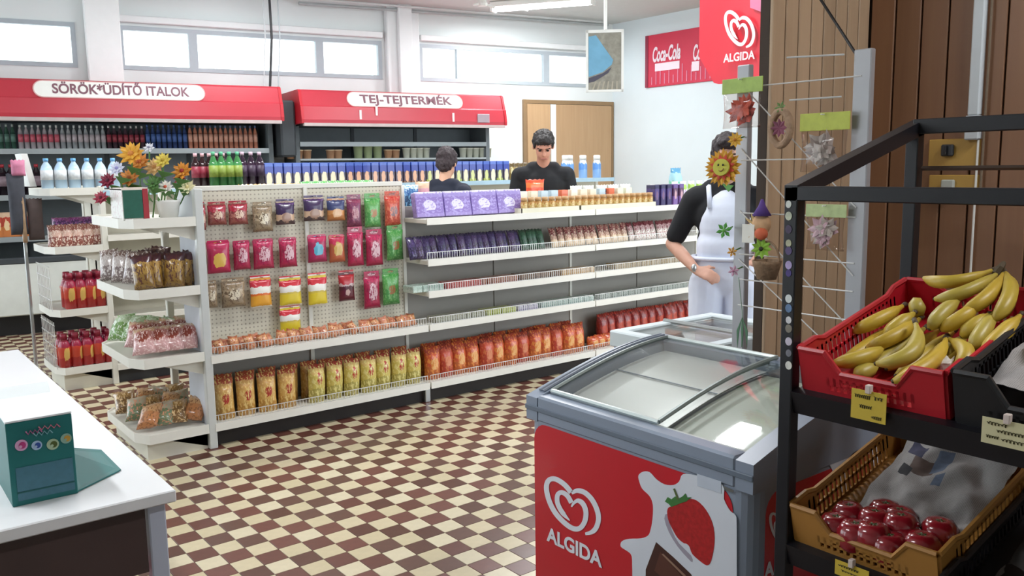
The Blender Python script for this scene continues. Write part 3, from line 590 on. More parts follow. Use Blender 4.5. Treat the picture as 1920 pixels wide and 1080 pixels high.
for h in HP: hangpack(*h[:7], shape=h[7] if len(h) > 7 else 'rect')
# ---- rows of standing packs
def row(proto_list, name, label, cat, group, x0, x1, n, y, z, tilt=0, jit=.006, rz=0):
    for k in range(n):
        x = x0+(x1-x0)*(k+.5)/n; rr = random.Random(int(x*1000)+n)
        put(proto_list[k % len(proto_list)], name, label, cat, group, (x+rr.uniform(-jit, jit), y+rr.uniform(-.012, .012), z), 0, None, (R(tilt+rr.uniform(-3, 3)), R(rr.uniform(-2, 2)), R(rz+rr.uniform(-5, 5))))
XB = lambda px: gy(px, 600, GY0+.1).x
PA = packmat([(0, '#b8863c'), (.3, '#cfa35a'), (.7, '#c99a58'), (.88, '#a84a34')], blob='#a83024', blobr=.14, blobz=.55, stripe='#e0c07a'); PAG = packmat([(0, '#a89a4c'), (.35, '#c9b45a'), (.75, '#cfb068'), (.9, '#a03a30')], blob='#b03024', blobr=.14, blobz=.62, stripe='#dccf86')
pasta = [B().pouch(.115, .235, .085, seed=s, base=True).mesh('pasta_bag', PA, True) for s in (1, 2)]; pastag = [B().pouch(.115, .235, .085, seed=s, base=True).mesh('pasta_bag', PAG, True) for s in (3, 4)]
row(pasta, 'pasta_bag', 'golden pasta bag with a red mark on the bottom shelf', 'bag', 'golden pasta bags on the bottom shelf', 1.63, 2.12, 4, GY0+.09, .135)
row(pastag, 'pasta_bag', 'yellow-green pasta bag with a red mark on the bottom shelf', 'bag', 'yellow-green pasta bags on the bottom shelf', 2.2, 3.02, 7, GY0+.09, .135)
row(pasta, 'pasta_bag', 'golden pasta bag in the back of the bottom shelf', 'bag', 'rear pasta bags on the bottom shelf', 1.66, 2.98, 10, GY0+.2, .135)
CHP = packmat([(0, '#b45a2c'), (.4, '#c0502e'), (.8, '#a83c2c')], blob='#e0a868', blobr=.2, stripe='#d8843c'); CHR = packmat([(0, '#a83a28'), (.5, '#b8442c'), (.85, '#8a2c24')], blob='#d0805a', blobr=.18, stripe='#c86a40')
chips = [B().pouch(.125, .225, .09, seed=s, base=True).mesh('chips_bag', mt, True) for s, mt in ((5, CHP), (6, CHR), (7, CHP))]
row(chips, 'chips_bag', 'orange-red snack bag on the bottom shelf right of the pasta', 'bag', 'orange snack bags on the bottom shelf', 3.06, 4.5, 13, GY0+.1, .135)
row(chips, 'chips_bag', 'orange-red snack bag in the back of the bottom shelf', 'bag', 'rear orange snack bags on the bottom shelf', 3.08, 4.48, 11, GY0+.21, .135)
CHD = packmat([(0, '#9c2a20'), (.5, '#8a2420'), (.85, '#701c1c')], blob='#c8503a', blobr=.2, stripe='#b84030'); cd_ = [B().pouch(.11, .25, .08, seed=s, base=True).mesh('crisps_bag', CHD, True) for s in (8, 9)]
row([B().pouch(.12, .1, .08, seed=11, base=True).mesh('snack_packet', CHP, True)], 'snack_packet', 'small orange packet at the end of the bottom snack row', 'packet', 'small orange packets by the chest freezer', 4.56, 4.9, 4, GY0+.1, .135)
row(cd_, 'crisps_bag', 'dark red crisps bag on the bottom shelf behind the small freezer', 'bag', 'dark red crisps bags', 4.72, 5.85, 12, GY0+.16, .135)
# sweets lying along the second shelf of the pegboard module
CDY = [packmat([(0, '#c98a5c'), (.5, '#dca878'), (.8, '#b86a44')], stripe='#a85038'), packmat([(0, '#d8a27c'), (.5, '#c88660'), (.8, '#d89a80')], stripe='#b04a3c')]
cp = [B().pouch(.06, .085, .035, nu=5, nv=6, seed=s).mesh('candy_packet', CDY[s % 2], True) for s in (1, 2)]
for k in range(32):
    rr = random.Random(k+50); put(cp[k % 2], 'candy_packet', 'small peach-coloured candy packet heaped along the shelf under the pegboard', 'packet', 'candy packets under the pegboard', (1.64+k*.0425, GY0+.05+rr.uniform(0, .05), .53), 0, None, (R(-35+rr.uniform(-12, 12)), R(rr.uniform(-14, 14)), R(rr.uniform(-20, 20))))
# upper shelves of the right modules
PUR = packmat([(0, '#9a86c4'), (.2, '#8a72b8'), (.8, '#9a88c8'), (.93, '#d8d0e8')], blob='#d9d2ea', blobr=.2, wob=.05, stripe='#a898d0')
def chocobox():
    b = B(); b.box((-.105, -.03, 0), (.105, .03, .17), ch=.004, M=Matrix.Rotation(R(-12), 4, 'X')); return b.mesh('chocolate_box', PUR)
cbx = chocobox()
for k in range(4): put(cbx, 'chocolate_box', ['lilac chocolate box at the left end of the top shelf', 'lilac chocolate box with a pale motif, second from left', 'lilac chocolate box with a pale motif, third from left', 'lilac chocolate box half hidden behind the small jars'][k], 'box', 'lilac boxes on the top shelf', (3.03+.112+k*.225, GY0+.13, 1.226), R(-4))
part_film = None
JAR = packmat([(0, '#d8cfa0'), (.3, '#d8c080'), (.62, '#c89a58'), (.8, '#e0dcc4')], wob=.06, stripe='#b87a40')
jm = B().lathe([(.022, 0), (.025, .005), (.025, .075), (.02, .085), (.023, .085), (.023, .11)], 10, mis=[0, 0, 0, 1, 1]).mesh('spread_jar', [JAR, mat('#c9a070', .4)], True)
x0, x1 = XB(972), XB(1215)
for k in range(21):
    for j in range(1): put(jm, 'spread_jar', 'small amber jar with a pale label in the tray on the top shelf', 'jar', 'small jars on the top shelf', (x0+(x1-x0)*(k+.5)/21, GY0+.06+j*.06, 1.226))
for a, c in ((x0-.02, (x0+x1)/2-.15), ((x0+x1)/2-.14, x1)):
    b = B(); b.box((a, GY0+.02, 1.226), (c, GY0+.026, 1.262)); b.box((a, GY0+.155, 1.226), (c, GY0+.16, 1.262)); b.box((a, GY0+.02, 1.226), (a+.005, GY0+.16, 1.262)); b.box((c-.005, GY0+.02, 1.226), (c, GY0+.16, 1.262))
    solo(b, 'display_tray', mat('#e4dfc8', .6, var=.08), 'cream cardboard tray holding %s of the small jars' % ('the left half' if a < x0 else 'the right half'), 'tray')
# packets behind the jars on the top shelf
mixc = [packmat([(0, '#e4dcd0'), (.5, '#d86a44')]), packmat([(0, '#e8e6e0'), (.5, '#b8ccd8')]), packmat([(0, '#d89a4c'), (.5, '#e4d8c0')]), packmat([(0, '#a8c05a'), (.5, '#e4e4d0')])]
mx_ = [B().box((-.035, -.02, 0), (.035, .02, .15), ch=.003).mesh('dessert_box', m_) for m_ in mixc]
nm = ['white and orange box behind the small jars', 'white and pale blue box behind the small jars', 'amber and cream box behind the small jars', 'lime and cream box behind the small jars']
for k in range(13): put(mx_[(k*3+k//4) % 4], 'dessert_box', nm[(k*3+k//4) % 4], 'box', nm[(k*3+k//4) % 4]+' group', (x0+.05+k*.1, GYP-.06, 1.226), R(random.uniform(-6, 6)))
solo(B().lathe([(.04, 0), (.045, .01), (.045, .1), (.03, .12), (.04, .12), (.04, .145)], 14, mis=[0, 0, 0, 1, 1]), 'blue_jar', [packmat([(0, '#2f4f80'), (.3, '#9fc0dc'), (.6, '#24406c')]), mat('#1d2c44', .4)], 'dark blue jar standing right of the amber jars', 'jar', loc=(XB(1160), GYP-.02, 1.226), smooth=True)
# right end of the top shelf
tea = [B().box((-.03, -.045, 0), (.03, .045, .17), ch=.003).mesh('tea_box', m_) for m_ in (packmat([(0, '#3a3060'), (.4, '#4a3a78'), (.8, '#2c2850')], blob='#7a5a7a'), packmat([(0, '#7a5a9a'), (.4, '#5a3a5a'), (.8, '#6a5090')], blob='#c8a0a8'))]
for k in range(5): put(tea[k // 3], 'tea_box', ['dark violet tea box at the right of the top shelf', 'lighter violet box beside the lime-green packs'][k//3], 'box', ['dark violet boxes', 'lighter violet boxes'][k//3], (XB(1222)+k*.075, GY0+.1, 1.226), R(6))
lim = B().pouch(.09, .19, .05, seed=4, base=True).mesh('green_pack', packmat([(0, '#8fb84a'), (.35, '#e4ecd8'), (.65, '#a4c85a'), (.85, '#e8ece4')], blob='#b8a0c8', blobr=.16), True)
for k in range(5): put(lim, 'green_pack', 'lime and white refill pack at the right end of the top shelf', 'packet', 'lime packs on the top shelf', (XB(1262)+k*.105, GY0+.1, 1.226), R(8))
bl = B().pouch(.15, .3, .09, seed=6, base=True).mesh('blue_green_bag', packmat([(0, '#68b48c'), (.45, '#7cc8a8'), (.6, '#a8d4e0'), (.85, '#5c9cc0')]), True)
put(bl, 'blue_green_bag', 'large teal and sky-blue bag behind the lime packs', 'bag', None, (XB(1313), GYP+.12, 1.226), R(6))
# second shelf: dark violet bars, green bars, red-brown bars
ch1 = [B().pouch(.07, .155, .03, seed=s, nu=6, nv=8).mesh('chocolate_bar', m_, True) for s, m_ in ((1, packmat([(0, '#2c2444'), (.5, '#3c2c5c'), (.85, '#2a2240')], stripe='#5a4a80')), (2, packmat([(0, '#3a2a40'), (.5, '#4c3462'), (.85, '#2c2844')], stripe='#6a5a88')))]
xs = gy(770, 450, GY0+.08).x; xe = gy(978, 450, GY0+.08).x
row(ch1, 'chocolate_bar', 'dark violet chocolate bar leaning in the row behind the wire fence', 'bar', 'violet bars on the second shelf', xs, xe, 17, GY0+.08, .958, -18)
gr = [B().pouch(.07, .15, .03, seed=3, nu=6, nv=8).mesh('chocolate_bar', packmat([(0, '#1f3c2c'), (.5, '#26503a'), (.85, '#1c3428')], stripe='#3f6a50'), True)]
row(gr, 'chocolate_bar', 'dark green chocolate bar next to the violet bars', 'bar', 'green bars on the second shelf', xe+.01, gy(1022, 450, GY0+.08).x, 4, GY0+.08, .958, -18)
rb = [B().pouch(.07, .15, .03, seed=s, nu=6, nv=8).mesh('wafer_bar', m_, True) for s, m_ in ((4, packmat([(0, '#d8bfa0'), (.35, '#b88a78'), (.55, '#7a2c34')], stripe='#e0ccb4')), (5, packmat([(0, '#e4dcd4'), (.5, '#c8a8a8'), (.75, '#6a2030')], stripe='#9a5a60')))]
row([rb[0]], 'wafer_bar', 'red-brown and cream wafer bar leaning on the second shelf', 'bar', 'red-brown wafer bars', gy(1036, 430, GY0+.08).x, gy(1180, 425, GY0+.08).x, 12, GY0+.08, .958, -18)
row([rb[1]], 'wafer_bar', 'white and maroon wafer bar at the right of the second shelf', 'bar', 'white and maroon wafer bars', gy(1182, 430, GY0+.08).x, gy(1290, 425, GY0+.08).x, 11, GY0+.08, .958, -18)
# third and fourth shelf: low flat bars in coloured runs
def flats(px0, px1, z, cols, name, label, group, n, h=.045, yy=.05):
    ms = [B().box((-.021, -.06, 0), (.021, .06, h), ch=.004).mesh(name, packmat([(0, c1), (.4, c2)], stripe=c3)) for c1, c2, c3 in cols]
    a, c = gy(px0, 520, GY0+.05).x, gy(px1, 520, GY0+.05).x
    for k in range(n): put(ms[k % len(ms)], name, label, 'bar', group, (a+(c-a)*(k+.5)/n, GY0+yy+.03, z), R(random.uniform(-4, 4)), (min(1.5, (c-a)/n/.045), 1, 1))
Z3, Z4 = .746, .526
flats(768, 828, Z3, [('#b8ccc0', '#9fb8ac', '#d8e0d8')], 'gum_pack', 'pale mint gum pack at the left of the third shelf', 'mint gum packs', 6)
flats(834, 898, Z3, [('#a83434', '#b84440', '#d8a098')], 'candy_bar', 'red candy bar on the third shelf', 'red candy bars', 9)
flats(900, 966, Z3, [('#8a4a3c', '#a06a58', '#c8a088')], 'candy_bar', 'brown-red candy bar on the third shelf', 'brown-red candy bars', 8)
flats(972, 1046, Z3, [('#4a3428', '#6a4a38', '#a88a6a')], 'candy_bar', 'dark brown candy bar on the third shelf', 'dark brown candy bars', 8)
flats(1050, 1110, Z3, [('#c8a878', '#d8c0a0', '#a88058')], 'candy_bar', 'beige candy bar on the third shelf', 'beige candy bars', 7)
flats(1150, 1285, Z3, [('#a8946c', '#b8a480', '#7a6448')], 'biscuit_bar', 'olive-beige biscuit bar at the right of the third shelf', 'biscuit bars', 15)
flats(812, 905, Z4, [('#a8a898', '#b8b8a4', '#6a6a60')], 'cracker_pack', 'grey-white cracker pack on the fourth shelf', 'cracker packs', 10, .04)
flats(908, 962, Z4, [('#a8b05a', '#c8cc80', '#8a9a48')], 'cracker_pack', 'lime cracker pack on the fourth shelf', 'lime cracker packs', 6, .04)
flats(966, 1005, Z4, [('#a8a0b8', '#d0ccd8', '#78709a')], 'cracker_pack', 'pale lilac cracker pack on the fourth shelf', 'lilac cracker packs', 4, .04)
flats(1010, 1110, Z4, [('#98aca4', '#b8c8c0', '#7a948c')], 'cracker_pack', 'pale grey-green cracker pack on the fourth shelf', 'grey-green cracker packs', 10, .04)
flats(1120, 1285, Z4, [('#8a948c', '#a4ada4', '#5a6460')], 'cracker_pack', 'dull grey cracker pack at the right of the fourth shelf', 'dull grey cracker packs', 16, .04)
# products on the far side, seen above the pegboard
yl = B().pouch(.1, .2, .06, seed=3, base=True).mesh('pasta_packet', packmat([(0, '#e0d8c0'), (.5, '#d8b03c'), (.85, '#c89a30')], stripe='#f0e0a0'), True)
gl = B().pouch(.1, .21, .06, seed=4, base=True).mesh('green_packet', packmat([(0, '#d8e4d0'), (.5, '#3fa048'), (.85, '#6cc06c')], stripe='#e4f0dc'), True)
for k in range(7): put(yl, 'pasta_packet', 'yellow packet peeping over the top rail of the pegboard', 'packet', 'yellow packets behind the pegboard', (gy(462+k*16.5, 345, 5.2).x, 5.2, 1.27), R(random.uniform(-8, 8)))
for k in range(8): put(gl, 'green_packet', 'bright green packet peeping over the top rail of the pegboard', 'packet', 'green packets behind the pegboard', (gy(575+k*16, 345, 5.2).x, 5.2, 1.27), R(random.uniform(-8, 8)))
nb = B().pouch(.12, .19, .06, seed=5, base=True).mesh('navy_packet', packmat([(0, '#2c4a6c'), (.6, '#3a6ca8'), (.85, '#cfe0ec')], stripe='#7ab0d0'), True)
for k in range(5): put(nb, 'navy_packet', 'navy blue packet behind the right end of the pegboard', 'packet', 'navy packets behind the pegboard', (gy(702+k*17, 345, 5.2).x, 5.2, 1.25), R(random.uniform(-8, 8)))
solo(B().box((1.7, GYP+.05, 1.225), (3.0, GYP+.3, 1.272), ch=.004), 'packet_carton', mat('#d8d2c0', .7), 'flat cream carton carrying packets on the far side of the pegboard', 'carton')
solo(B().pouch(.12, .1, .06, seed=2, base=True), 'pink_packet', packmat([(0, '#e0a0a8'), (.5, '#e8c0a0')]), 'pink packet lying before the customer with bare nape', 'packet', loc=(gy(792, 345, 5.25).x, 5.25, 1.36), smooth=True)
solo(B().pouch(.19, .13, .06, seed=3, base=True), 'orange_packet', packmat([(0, '#e0502c'), (.5, '#f07a40'), (.8, '#e8502c')]), 'bright orange packet in front of the man in black', 'packet', loc=(gy(1003, 340, 5.25).x, 5.25, 1.325), smooth=True)
for px, c in ((1080, '#c8403c'), (1103, '#c8d890'), (1128, '#a4c060'), (1150, '#e0e4e0'), (1172, '#ccd0c8')):
    solo(B().pouch(.13, .17, .06, seed=px, base=True), 'far_packet', packmat([(0, c), (.6, '#e4e4dc')]), {1080: 'red and white packet right of the man in black', 1103: 'pale lime packet second right of the man in black', 1128: 'green packet third right of the man in black', 1150: 'white packet behind the dark blue jar', 1172: 'grey-white packet right of the dark blue jar'}[px], 'packet', 'packets on the far side of the front gondola', (gy(px, 340, 5.25).x, 5.25, 1.226), smooth=True)
# ---- end cap of the front gondola
EX0, EX1 = 1.2, 1.55
def heap(ms, name, label, cat, group, z, n, x0, x1, y0, y1, lay=(-70, -30), hz=0, seed=0):
    rr = random.Random(seed)
    for k in range(n):
        lvl = k*3//n
        put(ms[k % len(ms)], name, label, cat, group, (rr.uniform(x0, x1), rr.uniform(y0, y1), z+.004+lvl*hz+.01), 0, None, (R(rr.uniform(*lay)), R(rr.uniform(-20, 20)), R(rr.uniform(-50, 10))))
brw = [B().pouch(.11, .19, .07, seed=s).mesh('biscuit_bag', m_, True) for s, m_ in ((1, packmat([(0, '#8a7a78'), (.4, '#c8bcb8'), (.75, '#7a6058')], stripe='#e0d8d4')), (2, packmat([(0, '#8a6a30'), (.4, '#a88440'), (.75, '#4a2430')], stripe='#5a3428')))]
for k in range(5): put(brw[0], 'biscuit_bag', 'shiny clear-grey sweets bag on the left of the second end-cap shelf', 'bag', 'clear-grey bags on the end cap', (1.245+k*.03, 5.40-k*.12, .93), 0, None, (R(-22), R(-8+k*5), R(-38)))
for k in range(6): put(brw[1], 'biscuit_bag', 'gold and dark brown sweets bag on the right of the second end-cap shelf', 'bag', 'gold-brown bags on the end cap', (1.29+k*.05, 4.83+.03*(k % 3), .93), 0, None, (R(-14), R(-6+k*3), R(-20)))
for k in range(4): put(brw[k % 2], 'biscuit_bag', 'biscuit bag at the back of the second end-cap shelf', 'bag', 'rear bags on the end cap', (1.34+.05*k, 5.02+.09*k, .93), 0, None, (R(-10), R(4*k-6), R(-30)))
grn = B().pouch(.13, .19, .075, seed=7).mesh('mint_bag', packmat([(0, '#7aa05a'), (.5, '#c0d4b0'), (.8, '#8ab070')], stripe='#e4ece0'), True); pnk = [B().pouch(.12, .19, .07, seed=s).mesh('pink_candy_bag', packmat([(0, '#c89a98'), (.4, '#b07068'), (.75, '#c8a078')], blob='#8a3c30', stripe='#e4c8c4'), True) for s in (8, 9)]
for k in range(4): put(grn, 'mint_bag', 'pale green sweets bag lying on the left of the third end-cap shelf', 'bag', 'green bags on the end cap', (1.25+k*.045, 5.36-k*.1, .585), 0, None, (R(-48), R(-10+k*8), R(-50)))
for k in range(8): put(pnk[k % 2], 'pink_candy_bag', 'pinkish brown sweets bag lying on the third end-cap shelf', 'bag', 'pinkish bags on the end cap', (1.26+(k % 4)*.075, 4.84+(k//4)*.16, .58+.012*(k//4)), 0, None, (R(-52), R(-8+k*3), R(-25)))
cnd = [B().pouch(.12, .17, .07, seed=s).mesh('mixed_candy_bag', m_, True) for s, m_ in ((1, packmat([(0, '#b87a4c'), (.5, '#c89a6c')], stripe='#8a5a38')), (2, packmat([(0, '#6a7a5a'), (.5, '#a8a088')], stripe='#c88a6c')), (3, packmat([(0, '#7a5a34'), (.5, '#a07a44')], stripe='#d8b888')))]
for k in range(12): put(cnd[k % 3], 'mixed_candy_bag', ['tan sweets bag lying on the lowest end-cap shelf', 'grey-green sweets bag lying on the lowest end-cap shelf', 'brown sweets bag lying on the lowest end-cap shelf'][k % 3], 'bag', ['tan', 'grey-green', 'brown'][k % 3]+' bags on the lowest end-cap shelf', (1.25+(k % 4)*.08, 4.86+(k//4)*.2, .165), 0, None, (R(-55), R(-12+(k*7) % 24), R(-40+(k*11) % 30)))
# top of the end cap: patterned box, pot, bag and artificial flowers
ex, ey = 1.3, 4.83
r_ = root('patterned_box', (1.25, 4.95, 1.30), 'box with white floral, green and red sides on the end cap top', 'box')
a, c = gz(196, 400, 1.3), gz(280, 405, 1.3)
p0 = gy(232, 404, 4.80); p1 = gy(281, 406, 4.80)
FLW = packmat([(0, '#e4e2dc'), (.5, '#e8e6e0')], blob='#c8bc6a', blobr=.2, stripe='#d8c8c8')
part(B().box((1.2, 4.81, 1.303), (p1.x, 5.05, 1.47), ch=.002), 'carton_body', FLW, r_)
part(B().box((p0.x+.004, 4.805, 1.315), (p1.x-.03, 4.81, 1.462)), 'green_panel', mat('#1f5a4a', .5, var=.15, scale=40), r_); part(B().box((p1.x-.028, 4.804, 1.305), (p1.x, 4.81, 1.468)), 'red_panel', mat('#9c2a34', .5), r_)
part(B().box((1.2, 4.805, 1.462), (p1.x, 5.05, 1.474)), 'lid', mat('#e4d8cc', .6), r_)
# artificial flowers
def petalled(b, c, r, n, d, mi, up=.25, wdt=.5, rnd=0):
    c = Vector(c); d = Vector(d).normalized(); a = d.orthogonal().normalized(); e = d.cross(a)
    for k in range(n):
        t = 2*math.pi*k/n+rnd; q = a*math.cos(t)+e*math.sin(t); s = d.cross(q)
        tip = c+q*r+d*r*up; mid = c+q*r*.55+d*r*up*.3
        b.add([c+d*.002, mid+s*r*wdt*.5, tip, mid-s*r*wdt*.5, mid-d*.004], [(0, 1, 2), (0, 2, 3), (0, 4, 1), (1, 4, 2), (2, 4, 3), (3, 4, 0)], mi)
def flower(c, base, r, petal, heart, label, n=9, d=(-.5, -.6, .5), name='artificial_flower', group=None, stem='#4f7a3a', leaves=2):
    r_ = root(name, base, label, 'flower', group); c = Vector(c); base = Vector(base)
    b = B(); petalled(b, c, r, n, d, 0); petalled(b, c+Vector(d)*.006, r*.75, n, d, 0, .5, .5, .3); part(b, 'petals', mat(petal, .6, var=.15, scale=30), r_)
    part(B().ell(c+Vector(d).normalized()*.01, (r*.22,)*3, 10), 'flower_heart', mat(heart, .7, var=.1), r_, True)
    part(B().tube([base, (base+c)/2+Vector((.01, .01, 0)), c], .004, 6), 'stem', mat(stem, .6), r_)
    for k in range(leaves):
        b = B(); q = base+(c-base)*(.45+.25*k); b.prism([q, q+Vector((-.03, -.03, .04)), q+Vector((-.04+.09*k, -.05, .02))], (0, 0, .003)); part(b, 'leaf', mat(stem, .6, var=.15), r_)
FL = [((247, 290), .075, '#e0a83a', '#c8803a', 'golden yellow artificial lily at the top of the end-cap bouquet'), ((262, 305), .06, '#d89040', '#b8602c', 'orange artificial lily beside the golden one'), ((280, 278), .035, '#dfe0ea', '#8a8aa0', 'small white artificial flower at the top of the bouquet'), ((220, 317), .045, '#d8daf0', '#9a9ad0', 'pale lilac artificial flower left in the bouquet'),
      ((243, 335), .06, '#c8843c', '#a05a28', 'amber artificial flower just above the patterned box'), ((290, 315), .06, '#dcb880', '#c08a50', 'peach artificial flower in the middle of the bouquet'), ((306, 302), .05, '#dcc85a', '#b89a30', 'lemon artificial flower in the middle of the bouquet'), ((342, 322), .06, '#cf8a2c', '#9a2c24', 'orange and red artificial flower at the right of the bouquet'),
      ((337, 335), .04, '#9c3a34', '#6a2420', 'dark red artificial flower under the orange and red one'), ((311, 352), .045, '#e8e4dc', '#c8583c', 'white artificial flower with a red-orange heart'), ((203, 340), .05, '#8a2440', '#5a1830', 'burgundy artificial flower left of the patterned box'), ((190, 372), .045, '#a83a50', '#6a2030', 'dusky red artificial flower at the left edge of the end cap'), ((288, 345), .045, '#4f7a3c', '#3a5a2c', 'green leafy sprig in the bouquet'), ((352, 352), .05, '#e4dfb8', '#cfc48a', 'cream artificial flower next to the pegboard post')]
for k, ((px, py), rr, pc, hc, lb) in enumerate(FL):
    yy = 4.86+.1*(k % 3) if px < 285 else 4.84+.03*(k % 3); c = gy(px, py, yy); bs = (min(max(c.x*.6+.55, 1.3), 1.5), yy+.06 if px > 285 else 5.12, 1.31)
    flower(c, bs, rr, pc, hc, lb, 8 if rr > .04 else 6)
p = gy(318, 404, 4.86); solo(B().lathe([(.045, 0), (.062, .09), (.066, .1), (.06, .1), (.052, .05)], 16), 'flower_pot', mat('#e8e8e4', .4, var=.03), 'white flower pot on the end cap beside the patterned box', 'pot', loc=(p.x, 4.87, 1.302), smooth=True)
# ---- end cap of the middle gondola
ketch = B().lathe([(.03, 0), (.042, .01), (.042, .12), (.046, .15), (.03, .19), (.02, .21), (.024, .21), (.022, .25)], 12, mis=[0, 0, 0, 0, 0, 1, 1]).mesh('sauce_bottle', [packmat([(0, '#a82424'), (.3, '#c0402c'), (.62, '#9a2040')], blob='#d8b060', blobr=.2, blobz=.42, wob=.05), mat('#8a1c34', .4)], True)
for k in range(5):
    for j in range(2): put(ketch, 'sauce_bottle', ('red sauce bottle on the lowest shelf of the middle end cap', 'rear-row red sauce bottle on the lowest shelf of the middle end cap')[j], 'bottle', ('red bottles on the lowest middle end-cap shelf', 'rear red bottles on the lowest middle end-cap shelf')[j], (1.23+k*.075, 6.8+j*.11, .165), random.random())
for k in range(4):
    for j in range(2): put(ketch, 'sauce_bottle', ('red sauce bottle on the third shelf of the middle end cap', 'rear-row red sauce bottle on the third shelf of the middle end cap')[j], 'bottle', ('red bottles on the third middle end-cap shelf', 'rear red bottles on the third middle end-cap shelf')[j], (1.3+k*.065, 6.8+j*.1, .585), random.random(), 1.05)
cof = B().pouch(.1, .16, .07, seed=1, base=True).mesh('nut_bag', packmat([(0, '#8a4a40'), (.4, '#d0a898'), (.7, '#9a5a50')], stripe='#e4d0c0'), True); cop = B().pouch(.13, .1, .09, seed=2, base=True).mesh('purple_bag', packmat([(0, '#4a2a5a'), (.5, '#7a3a6a')], stripe='#9a5a9a'), True)
for k in range(5): put(cof, 'nut_bag', 'pinkish brown nut bag on the second shelf of the middle end cap', 'bag', 'nut bags on the middle end cap', (1.24+k*.07, 6.84, 1.035), 0, None, (R(-12), 0, R(-15)))
for k in range(3): put(cop, 'purple_bag', 'dark purple bag lying on top of the nut bags', 'bag', 'purple bags on the middle end cap', (1.3+k*.09, 6.93, 1.15), 0, None, (R(-30), 0, R(-20)))
# slanted white holder with dark umbrellas at the left of the middle end cap
r_ = root('display_stand', (1.08, 7.0, 0), 'white slanted display stand with dark hanging bags at the left', 'stand')
pA, pB = gy(45, 288, 6.9), gy(63, 350, 6.9)
part(B().prism([(pA.x-.02, 6.9, pA.z), (pA.x+.02, 6.9, pA.z), (pB.x+.02, 6.9, pB.z), (pB.x-.02, 6.9, pB.z)], (0, .25, 0)), 'slanted_panel', WHITE, r_)
part(B().tube([(1.07, 6.98, 0), (1.07, 6.98, 1.5)], .012), 'pole', STEEL, r_); part(B().lathe([(.08, 0), (.08, .02), (.03, .03)], 16, (1.07, 6.98, 0)), 'foot', STEEL, r_)
for px, py0, py1, c, lb, nm_, w_ in ((35, 300, 330, '#c87a98', 'pink folded bag at the top of the dark hanging row', 'folded_bag', .09), (38, 325, 440, '#3d3f48', 'dark grey hanging umbrella, longest of the row', 'hanging_umbrella', .11), (48, 345, 455, '#a88a6c', 'narrow tan hanging strap next to the grey umbrella', 'hanging_strap', .03), (70, 372, 450, '#4a3c3a', 'dark brown hanging bag beside the middle end cap', 'hanging_bag', .1)):
    a, c_ = gy(px, py0, 6.86), gy(px, py1, 6.86); solo(B().pouch(w_, a.z-c_.z, .05, seed=px), nm_, mat(c, .7, var=.2, scale=20), lb, nm_.split('_')[1], loc=(c_.x, 6.86, c_.z), smooth=True)
# ------------------------------------------------------------------ white desk with teal carton
DT = .80; DX1, DY0, DY1 = .585, 2.057, 4.219
DW = mat('#eef0f2', .22, var=.02, scale=3); DB = mat('#4a3a38', .45, var=.15, scale=5)
r_ = root('desk', (0, 3.1, 0), 'white-topped desk with a dark brown apron in the left foreground', 'desk')
part(B().box((-.75, DY0, DT-.03), (DX1, DY1, DT), ch=.003), 'desktop', DW, r_)
part(B().box((-.72, DY0+.035, DT-.2), (DX1-.065, DY0+.055, DT-.03)), 'apron', DB, r_); part(B().box((DX1-.055, DY0+.1, DT-.12), (DX1-.035, DY1-.06, DT-.03)), 'side_apron', mat('#cfd4dc', .4), r_)
LEGM = mat('#c3cbdc', .35, .1, var=.03)
for x in (DX1-.06, -.72):
    for y in (DY0+.025, DY1-.065): part(B().box((x, y, 0), (x+.04, y+.04, DT-.03), ch=.003), 'leg', LEGM, r_)
part(B().box((-.7, DY1-.05, .2), (DX1-.06, DY1-.035, .25)), 'stretcher', LEGM, r_)
r_ = root('stool', (.33, 2.5, 0), 'red stool tucked under the white desk', 'stool')
sp = gz(190, 1068, .47); sx, sy = .36, 2.36
part(B().lathe([(.15, .44), (.17, .45), (.17, .47), (.15, .48)], 20, (sx, sy, 0)), 'seat', mat('#b3202a', .4, var=.06), r_, True)
for k in range(4): t = math.pi/4+k*math.pi/2; part(B().tube([(sx+.13*math.cos(t), sy+.13*math.sin(t), .44), (sx+.18*math.cos(t), sy+.18*math.sin(t), 0)], .011), 'leg', mat('#7d2a2c', .4, .3), r_)
# teal carton
TEAL = mat('#0f6a68', .5, var=.07, scale=8); TEALD = mat('#0b5656', .55, var=.08)
bx0, bx1, by0, by1, bz0, bz1 = .262, .398, 2.185, 2.42, DT, DT+.195
r_ = root('display_carton', (.33, 2.3, DT), 'teal cardboard display carton with an open flap on the desk', 'carton')
part(B().box((bx0, by0, bz0), (bx1, by1, bz1), ch=.0015), 'carton_body', TEAL, r_)
part(B().box((bx0+.012, by0-.0015, bz0+.012), (bx1-.006, by0+.001, bz0+.09)), 'print_panel', mat('#3f6f80', .5, var=.12, scale=60), r_); part(B().box((bx0+.012, by0-.003, bz0+.03), (bx1-.006, by0-.001, bz0+.033)), 'panel_fold', TEALD, r_)
lid = part(B().prism([(bx0, by0, bz1+.001), (bx1, by0, bz1+.001), (bx1, by1, bz1+.001), (bx0, by1, bz1+.001)], (0, 0, .004)), 'top_flap', mat('#eef2f3', .25, var=.02), r_)
part(B().prism([(bx0, by1, bz1), (bx1, by1, bz1), (bx1+.01, by1+.09, bz1+.012), (bx0, by1+.09, bz1+.012)], (0, .002, .002)), 'rear_flap', mat('#e6eced', .3, var=.02), r_)
f0 = gz(150, 925, DT+.002); f1 = gz(227, 882, DT+.002); f2 = gz(190, 845, DT+.02); f3 = gz(147, 832, DT+.04)
part(B().prism([(bx1, by0+.005, bz0+.002), f1, f2, (bx1, by1-.03, bz0+.06)], (0, 0, .003)), 'side_flap', TEAL, r_)
